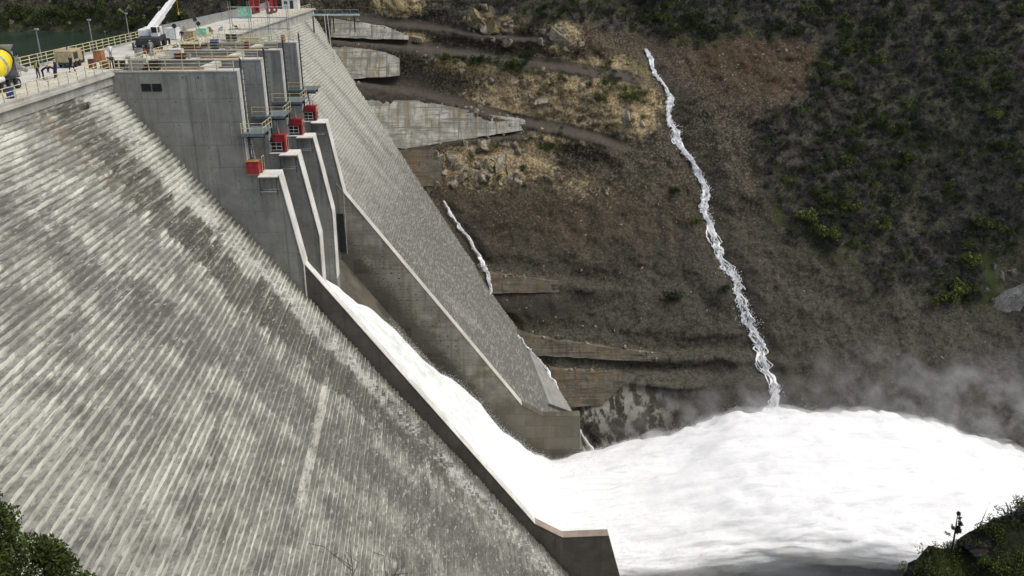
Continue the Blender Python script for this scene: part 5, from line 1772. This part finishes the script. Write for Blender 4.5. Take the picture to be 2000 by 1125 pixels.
# loose site clutter, each piece on its own
CL = [('pipe_length', 'galv'), ('timber_offcut', 'wood'), ('cable_coil', 'black'), ('bucket', 'grey'), ('formwork_sheet', 'brown'), ('sack', 'cloth')]
WHERE = [((-43.5, -38.2), (107, 118), 'on the deck before the crane'), ((-44, -38.5), (122, 150), 'on the deck beyond the crane'), ((-36.5, -33.5), (91.6, 92.6), 'on the near pier end'), ((-36.5, -31), (102.2, 103.2), 'on the second pier'), ((-36.5, -31), (112.8, 113.8), 'on the third pier'), ((-44.5, -40.5), (98.5, 105), 'around the orange cabinet')]
for i in range(54):
    nm, mt = CL[i % 6]
    (xa, xb), (ya, yb_), wl = WHERE[(i // 6) % 6]
    zz = .13 if 'pier' in wl else .01
    g = MB()
    sc = random.uniform(.7, 1.4)
    if nm == 'pipe_length':
        g.tube([(-1.2 * sc, 0, .09), (1.2 * sc, .1, .09)], .08, 8)
    elif nm == 'timber_offcut':
        for j in range(3):
            g.box((random.uniform(-.2, .2), j * .16 - .15, .05 + .08 * (j == 1)), (1.6 * sc, .14, .08), rz=random.uniform(-.2, .2))
    elif nm == 'cable_coil':
        g.tube([(.35 * math.cos(t * .7), .35 * math.sin(t * .7), .05 + .012 * t) for t in range(28)], .045, 5)
    elif nm == 'bucket':
        g.lathe([(.14 * sc, 0), (.2 * sc, .38 * sc), (.21 * sc, .4 * sc), (.18 * sc, .39 * sc)], 12, Matrix())
    elif nm == 'formwork_sheet':
        g.box((0, 0, .3 * sc), (1.3 * sc, .08, .7 * sc), rot=Matrix.Rotation(.5, 3, 'X')).box((0, .35, .15), (.08, .6, .08))
    else:
        g.lathe([(.05, 0), (.3, .03), (.36, .16), (.3, .3), (.12, .36)], 10, Matrix.Diagonal((1.3, .9, 1, 1)))
    o = g.build(nm, M[mt])
    o.location = (random.uniform(xa, xb), random.uniform(ya, yb_), zz)
    o.rotation_euler = (0, 0, random.uniform(0, 6.28))
    tag(o, {'pipe_length': 'short grey pipe lying ', 'timber_offcut': 'pale timber offcuts lying ', 'cable_coil': 'black cable coil lying ', 'bucket': 'grey bucket standing ', 'formwork_sheet': 'rusty formwork sheet propped ', 'sack': 'grey sack lying '}[nm] + wl, {'pipe_length': 'pipe', 'timber_offcut': 'timber', 'cable_coil': 'cable', 'bucket': 'bucket', 'formwork_sheet': 'formwork', 'sack': 'sack'}[nm], nm.replace('_', ' ') + ' pieces ' + wl)

# plank bundles laid along the pier caps
for k in range(3):
    g = empty('plank_bundle', (-30.5 + k, Y1 + BAY * k + 1.3, .13))
    tag(g, ['pale plank bundle on the near pier', 'pale plank bundle on the second pier', 'pale plank bundle on the third pier'][k], 'planks', 'planks on the piers')
    for j in range(5):
        MB().box((random.uniform(-.3, .3), (j % 3) * .22 - .2, .06 + .09 * (j // 3)), (4.2, .2, .07)).build('plank', M['wood'], g)

# bare scaffold frame on the last pier
sc_ = empty('scaffold_frame', (0, 0, 0))
sc_.location = (-33.5, 123.4, .12)
tag(sc_, 'thin grey scaffold frame standing on the farthest pier top', 'scaffold')
for i in range(4):
    for yy in (0, 1.1):
        MB().tube([(i * 2.6, yy, 0), (i * 2.6, yy, 5.4)], .045, 5).build('standard', M['galv'], sc_)
for z in (1.7, 3.2, 4.6):
    for yy in (0, 1.1):
        MB().tube([(-.2, yy, z), (8.0, yy, z)], .04, 5).build('ledger', M['galv'], sc_)
for i in range(4):
    MB().tube([(i * 2.6, -.1, 3.25), (i * 2.6, 1.2, 3.25)], .035, 5).build('transom', M['galv'], sc_)

# ------------------------------------------------------------------ red gantry crane, huts, far bank steelwork
ga = empty('gantry_crane', (-44.6, 189, 0))
tag(ga, 'tall red gantry crane straddling the far end of the crest', 'gantry')
for yy in (0, 5):
    MB().tube([(-1.9, yy, .3), (-1.2, yy, 9)], [.62, .5], 4).build('leg', M['red'], ga)
    MB().tube([(1.3, yy, .3), (1.5, yy, 9)], [.3, .3], 4).tube([(2.2, yy, .3), (2.0, yy, 9)], [.26, .26], 4).build('leg', M['red'], ga)
    MB().box((0, yy, 9.3), (6, .7, .9)).build('crossbeam', M['red'], ga)
for x in (-1.9, 1.7):
    MB().box((x, 2.5, .2), (.7, 6.4, .4)).build('bogie', M['darksteel'], ga)
MB().box((0, 2.5, 10.1), (2, 3, 1.2), bev=.1).build('trolley', M['white'], ga)


def hut(x, y, d, label):
    g = empty('site_hut', (x, y, 0))
    tag(g, label, 'hut', 'white huts at the far end')
    MB().box((0, 0, d[2] / 2), d).build('wall', M['white'], g)
    MB().box((0, 0, d[2] + .09), (d[0] + .4, d[1] + .4, .18), bev=.05).build('roof', M['white'], g)
    dr = MB().box((.4, -d[1] / 2 - .03, .95), (.8, .05, 1.8)).build('door', M['darksteel'], g)
    MB().box((.7, -d[1] / 2 - .07, .95), (.06, .05, .12)).build('handle', M['galv'], dr)
    w = MB().box((-d[0] * .25, -d[1] / 2 - .03, 1.4), (.8, .05, .6)).build('window', M['glass'], g)
    MB().box((-d[0] * .25, -d[1] / 2 - .05, 1.06), (.95, .1, .07)).build('sill', M['grey'], w)


hut(-42.3, 209.5, (3.6, 3.0, 2.1), 'larger white hut at the far end of the crest road')
hut(-38.6, 213.5, (1.7, 2.2, 2.2), 'smaller white hut beside the dark portal at the far end')
po = empty('tunnel_portal', (-40.2, 214.5, -.2))
tag(po, 'dark tunnel portal between the white huts', 'portal')
MB().box((0, 0, 1.3), (2.4, .4, 2.6)).build('surround', M['crestband'], po)
MB().box((0, -.22, 1.1), (1.7, .06, 2.1)).build('opening', M['black'], po)

wk = empty('steel_walkway', (-36, 196.5, -.75))
tag(wk, 'pale turquoise steel walkway girder reaching over the far abutment walls', 'walkway')
MB().box((5.5, 0, .1), (11.0, .9, .32)).build('girder', M['teal'], wk)
for i in range(7):
    MB().tube([(i * 1.8 + .1, -.4, .25), (i * 1.8 + .1, -.4, 1.2)], .03, 4).build('post', M['galv'], wk)
MB().tube([(0, -.4, 1.2), (11, -.4, 1.2)], .03, 4).build('rail', M['galv'], wk)
for x in (.8, 5.2, 9.8):
    MB().box((x, .2, -1.8), (.25, .25, 3.6)).build('support', M['darksteel'], wk)
for i, (x, z0, z1, yy) in enumerate(((-31.9, -7.6, -.5, 195.4), (-30.6, -11.4, -7.9, 193.2))):
    g = empty('pipe_ladder', (x, yy, z0))
    tag(g, ['tall pale pipe ladder dropping from the turquoise walkway', 'short pale pipe ladder on the lined wall below the walkway'][i], 'ladder', 'pipe ladders on the abutment')
    for s in (-.35, .35):
        MB().tube([(s, 0, 0), (s - .25, 0, z1 - z0)], .07, 6).build('stile', M['white'], g)
    for j in range(int((z1 - z0) / .5)):
        t = j * .5 / (z1 - z0)
        MB().tube([(-.35 - .25 * t, 0, j * .5 + .2), (.35 - .25 * t, 0, j * .5 + .2)], .03, 4).build('rung', M['brown'], g)

# ------------------------------------------------------------------ gate machinery on the pier noses
for k in range(4):
    yk = Y1 + BAY * k
    who = ['the near pier', 'the second pier', 'the third pier', 'the farthest pier'][k]
    # catwalk hung on the pier nose
    c = empty('steel_catwalk', (-24.5, yk, -6.4))
    tag(c, 'blue grey steel catwalk with rails on the nose of ' + who, 'catwalk', 'catwalks on the pier noses')
    x0 = -1.6 if k else -.2
    MB().box(((x0 + 2.1) / 2, 1.6, 0), (2.1 - x0, 4.3, .14)).box(((x0 + 2.1) / 2, -.56, -.1), (2.1 - x0, .1, .3)).build('platform', M['steel'], c)
    MB().box((1.0, 0.6, -.35), (1.9, .14, .5)).box((1.0, 2.4, -.35), (1.9, .14, .5)).build('bracket', M['darksteel'], c)
    for x, y in ((x0, -.5), (.7, -.5), (2.05, -.5), (2.05, 1.0), (2.05, 2.4), (2.05, 3.7)):
        MB().box((x, y, .58), (.06, .06, 1.1)).build('post', M['yellowrail'], c)
    for z in (.6, 1.12):
        MB().tube([(x0, -.5, z), (2.05, -.5, z), (2.05, 3.7, z)], .03, 5).build('rail', M['yellowrail'], c)
    # cable ladder down the nose
    l = empty('nose_ladder', (-24.25, yk + .25, 0))
    tag(l, 'dark ladder with rungs running down the nose of ' + who, 'ladder', 'ladders on the pier noses')
    MB().tube([(0, 0, 1.4), (0, 0, -9.4)], .075, 6).build('stile', M['darksteel'], l)
    MB().tube([(.0, .45, 1.2), (0, .45, -9.4)], .045, 6).build('stile', M['darksteel'], l)
    rm = None
    for j in range(18):
        z = .9 - j * .57
        if abs(z + 6.3) < .4:
            continue
        if rm is None:
            rm = MB().tube([(0, 0, 0), (.42, .1, 0)], .028, 4).build('rung', M['darksteel'], l)
            rm.location.z = z
        else:
            link('rung', rm.data, l).location.z = z
    # red hydraulic housing standing on the shelf
    h = empty('red_gate_housing', (-23.55 if k else -23.9, yk + (1.0 if k else .4), -10.83))
    h.scale = (.88, .88, .85)
    tag(h, 'red steel gate housing with dark open bay on the shelf of ' + who if k else 'solid red steel box at the foot of the near pier nose', 'housing', 'red gate housings')
    if k == 0:
        MB().box((0, -.75, .95), (1.5, 1.3, 1.45), bev=.04).build('red_box', M['red'], h)
        MB().box((0, -.75, 1.78), (1.6, 1.4, .1)).build('lid', M['orange'], h)
        MB().box((.3, .7, .5), (.9, 1.3, .9), bev=.04).build('base_box', M['darkred'], h)
    else:
        MB().box((0, 0, 2.0), (1.5, 1.5, .95), bev=.04).build('red_box', M['red'], h)
        MB().box((0, .2, .78), (1.9, 1.3, 1.5), bev=.04).build('base_box', M['darkred'], h)
        MB().box((-.35, -.5, .85), (1.1, .08, 1.1)).build('open_bay', M['black'], h)
        MB().box((.82, 0, 1.3), (.12, 1.6, 2.5)).build('red_plate', M['red'], h)
        fr = MB()
        for z in (.35, .85, 1.4):
            fr.tube([(-1.1, -.62, z), (.35, -.62, z)], .035, 4)
        for x in (-1.1, -.4, .35):
            fr.tube([(x, -.62, .2), (x, -.62, 1.45)], .035, 4)
        fr.build('white_frame', M['white'], h)
    MB().tube([(-.6, .5, 2.3), (-.6, .5, 3.2), (.3, .5, 3.2), (.3, .5, 2.3)], .06, 6).build('pipe', M['orange'], h)
    MB().tube([(1.0, -.4, .1), (1.0, -.4, 2.2), (1.0, .7, 2.2), (1.0, .7, .1)], .035, 5).build('hoop_rail', M['yellowrail'], h)
    MB().tube([(0, .3, 1.8), (-.55, .9, 5.2)], .14, 8).build('cylinder_rod', M['galv'], h)
    # small work stage slung under the shelf
    s = empty('work_stage', (-22.3, yk - .02, -10.9))
    tag(s, 'small steel work stage slung under the pale shelf of ' + who, 'stage', 'work stages under the shelves')
    MB().box((0, -.75, .03), (2.0, 1.2, .12)).build('slab', M['coping'], s)
    MB().tube([(-.9, -1.2, -1.6), (.9, -1.2, -1.6)], .06, 5).tube([(-.9, -.2, -1.6), (.9, -.2, -1.6)], .06, 5).build('lower_rail', M['galv'], s)
    for x in (-.9, .9):
        MB().tube([(x, -1.2, 0), (x, -1.2, -2.0)], .05, 5).build('hanger', M['darksteel'], s)
        MB().tube([(x, -1.2, -1.6), (x, -.06, -1.6)], .04, 5).build('strut', M['darksteel'], s)

# ------------------------------------------------------------------ foreground: spur on the right, crowns on the left
for i, (x, z, s, lb) in enumerate(((19.75, -15.1, .85, 'dark rounded rock lowest on the spur edge'), (20.35, -14.15, .55, 'small dark rock beside the little conifer'), (20.9, -14.4, .5, 'dark flat rock at the foot of the little conifer'), (22.0, -13.5, 1.0, 'tall dark rock standing behind the conifer on the spur'),
                                   (22.9, -12.75, .8, 'dark rock right of the leaning dead stem'), (22.4, -13.9, .8, 'dark rock tucked below the leaning dead stem'), (19.3, -16.2, .8, 'dark rock at the very corner of the spur'))):
    put_rock('drock', (x, 30.2, z), s, lb, 'dark rocks on the spur', sq=(1, 1, 1.1))
t = empty('young_conifer', (20.95, 30.0, -14.1))
tag(t, 'small thin conifer with sparse branches standing on the rocky spur', 'tree')
MB().tube([(0, 0, -.2), (.03, 0, .9), (-.02, 0, 1.7), (-.08, 0, 2.45)], [.055, .045, .03, .012], 6).build('trunk', M['bark'], t)
rr = np.random.default_rng(5)
lob = []
bl = []
for i in range(17):
    h = .45 + 1.95 * (i / 16.0) + rr.normal(0, .03)
    a = rr.uniform(0, 6.28)
    L = (.62 - .22 * h) * rr.uniform(.6, 1.25)
    e = np.array([math.cos(a) * L, math.sin(a) * L, h + rr.normal(.02, .07)])
    bl.append((np.array([0, 0, h]), e))
    for q in (.55, .8, 1.0):
        lob.append((tuple(np.array([0, 0, h]) * (1 - q) + e * q), .06 + .035 * rr.random()))
v, f = leaves(1500, lob, .035, rr)
mesh_obj('crown', v, f, M['cleaf'], t)
v, f = sticks(bl, .012, .006)
mesh_obj('branch', v, f, M['bark'], t)
d = empty('dead_stem', (21.9, 30.0, -13.2))
tag(d, 'bare pale stem leaning above the dark rocks of the spur', 'dead tree')
MB().tube([(0, 0, -.2), (.12, 0, .9), (.30, 0, 2.1)], [.035, .022, .006], 6).build('trunk', M['bark'], d)
v, f = sticks([((.16, 0, 1.2), (.26, .05, 1.4)), ((.08, 0, .7), (.0, .05, .85))], .008, .004)
mesh_obj('branch', v, f, M['bark'], d)

# ground cover and bare twigs on the spur
xg, yg = RNG.uniform(19.3, 34, 1500), RNG.uniform(21, 30.6, 1500)
zg = near_z(xg, yg)
okg = (zg > -17.5) & (RNG.random(1500) < .9)
small = [bush_mesh('low_shrub', 970 + i, [M['lleaf'], M['lleaf'], M['leaf']][i], 150, 1.0, .075) for i in range(3)]
mass('ground_cover', small, xg[okg], yg[okg], zg[okg] - .1, .25, .62, [M['leaf'], M['lleaf'], M['dtwig']], 'dark green low scrub covering the rocky spur', 'scrub', 55, tilt=0)
for i, (x, y, s) in enumerate(((23.7, 30.0, 1.2), (24.3, 29.7, 1.5), (25.0, 30.1, 1.4), (23.3, 30.2, .8), (24.7, 28.8, 1.2), (25.6, 29.0, 1.5))):
    o = link('bare_shrub', BB[i % 7])
    o.location = (x, y, float(near_z(x, y)) - .1)
    o.scale = (s, s, s)
    o.rotation_euler = (0, 0, i * 1.3)
    tag(o, 'bare thorny shrub on the upper edge of the rocky spur', 'shrub', 'bare shrubs on the spur')


def crown_tree(x, y, ztop, w, seed, label, n_=9000):
    g = float(near_z(x, y))
    H = ztop - g
    t = empty('evergreen_tree', (x, y, g))
    tag(t, label, 'tree', 'evergreen trees in front of the dam')
    rr = np.random.default_rng(seed)
    MB().tube([(0, 0, -.3), (.05, .02, H * .5), (0, 0, H * .93)], [.14, .09, .02], 8).build('trunk', M['bark'], t)
    lob, bl = [], []
    for i in range(110):
        h = H * (1 - .62 * rr.random() ** 1.5)
        r_ = w * min(1, .10 + (H - h) / (w * 1.9)) * rr.uniform(.25, 1)
        a = rr.uniform(0, 6.28)
        p = np.array([math.cos(a) * r_, math.sin(a) * r_, h - .1])
        bl.append((np.array([0, 0, h - .45 - .2 * r_]), p))
        lob.append((tuple(p), rr.uniform(.10, .26)))
        lob.append((tuple(p + np.array([0, 0, rr.uniform(.12, .3)])), rr.uniform(.05, .14)))
    v, f = leaves(n_, lob, .034, rr, up=.9)
    mesh_obj('crown', v, f, M['cleaf'], t)
    v, f = sticks(bl, .02, .008)
    mesh_obj('branch', v, f, M['bark'], t)


crown_tree(-8.75, 13, 2.05, 1.0, 3, 'dark green evergreen crown at the lower left edge, taller of the pair', 12000)
crown_tree(-7.35, 12, 1.85, .62, 4, 'smaller dark green evergreen crown beside the taller one', 9000)
crown_tree(-6.75, 11.8, 1.25, .5, 6, 'low dark green evergreen tip right of the pair', 5000)

for i, (x, y, zt) in enumerate(((-1.5, 8, 4.75), (-1.15, 8.2, 4.35), (-1.05, 7.9, 4.5))):
    g = float(near_z(x, y))
    t = empty('bare_sapling', (x, y, g))
    tag(t, ['bare brown sapling with the tallest twigs before the steps', 'bare brown sapling in the middle at the bottom edge', 'bare brown sapling with forked twigs at the bottom edge'][i], 'sapling', 'bare saplings at the bottom')
    rr = np.random.default_rng(60 + i)
    H = zt - g
    MB().tube([(0, 0, -.2), (.06, 0, H * .5), (0, 0, H * .86)], [.03, .02, .008], 6).build('trunk', M['bark'], t)
    ln = []
    for j in range(26):
        h = H * rr.uniform(.72, .97)
        p = np.array([0, 0, h - .1])
        q = p + np.array([rr.normal(0, .16), rr.normal(0, .16), rr.uniform(.08, .3)])
        ln += [(p, q), (q, q + np.array([rr.normal(0, .08), rr.normal(0, .08), rr.uniform(.02, .12)]))]
    v, f = sticks(ln, .005, .003)
    mesh_obj('branch', v, f, M['bark'], t)
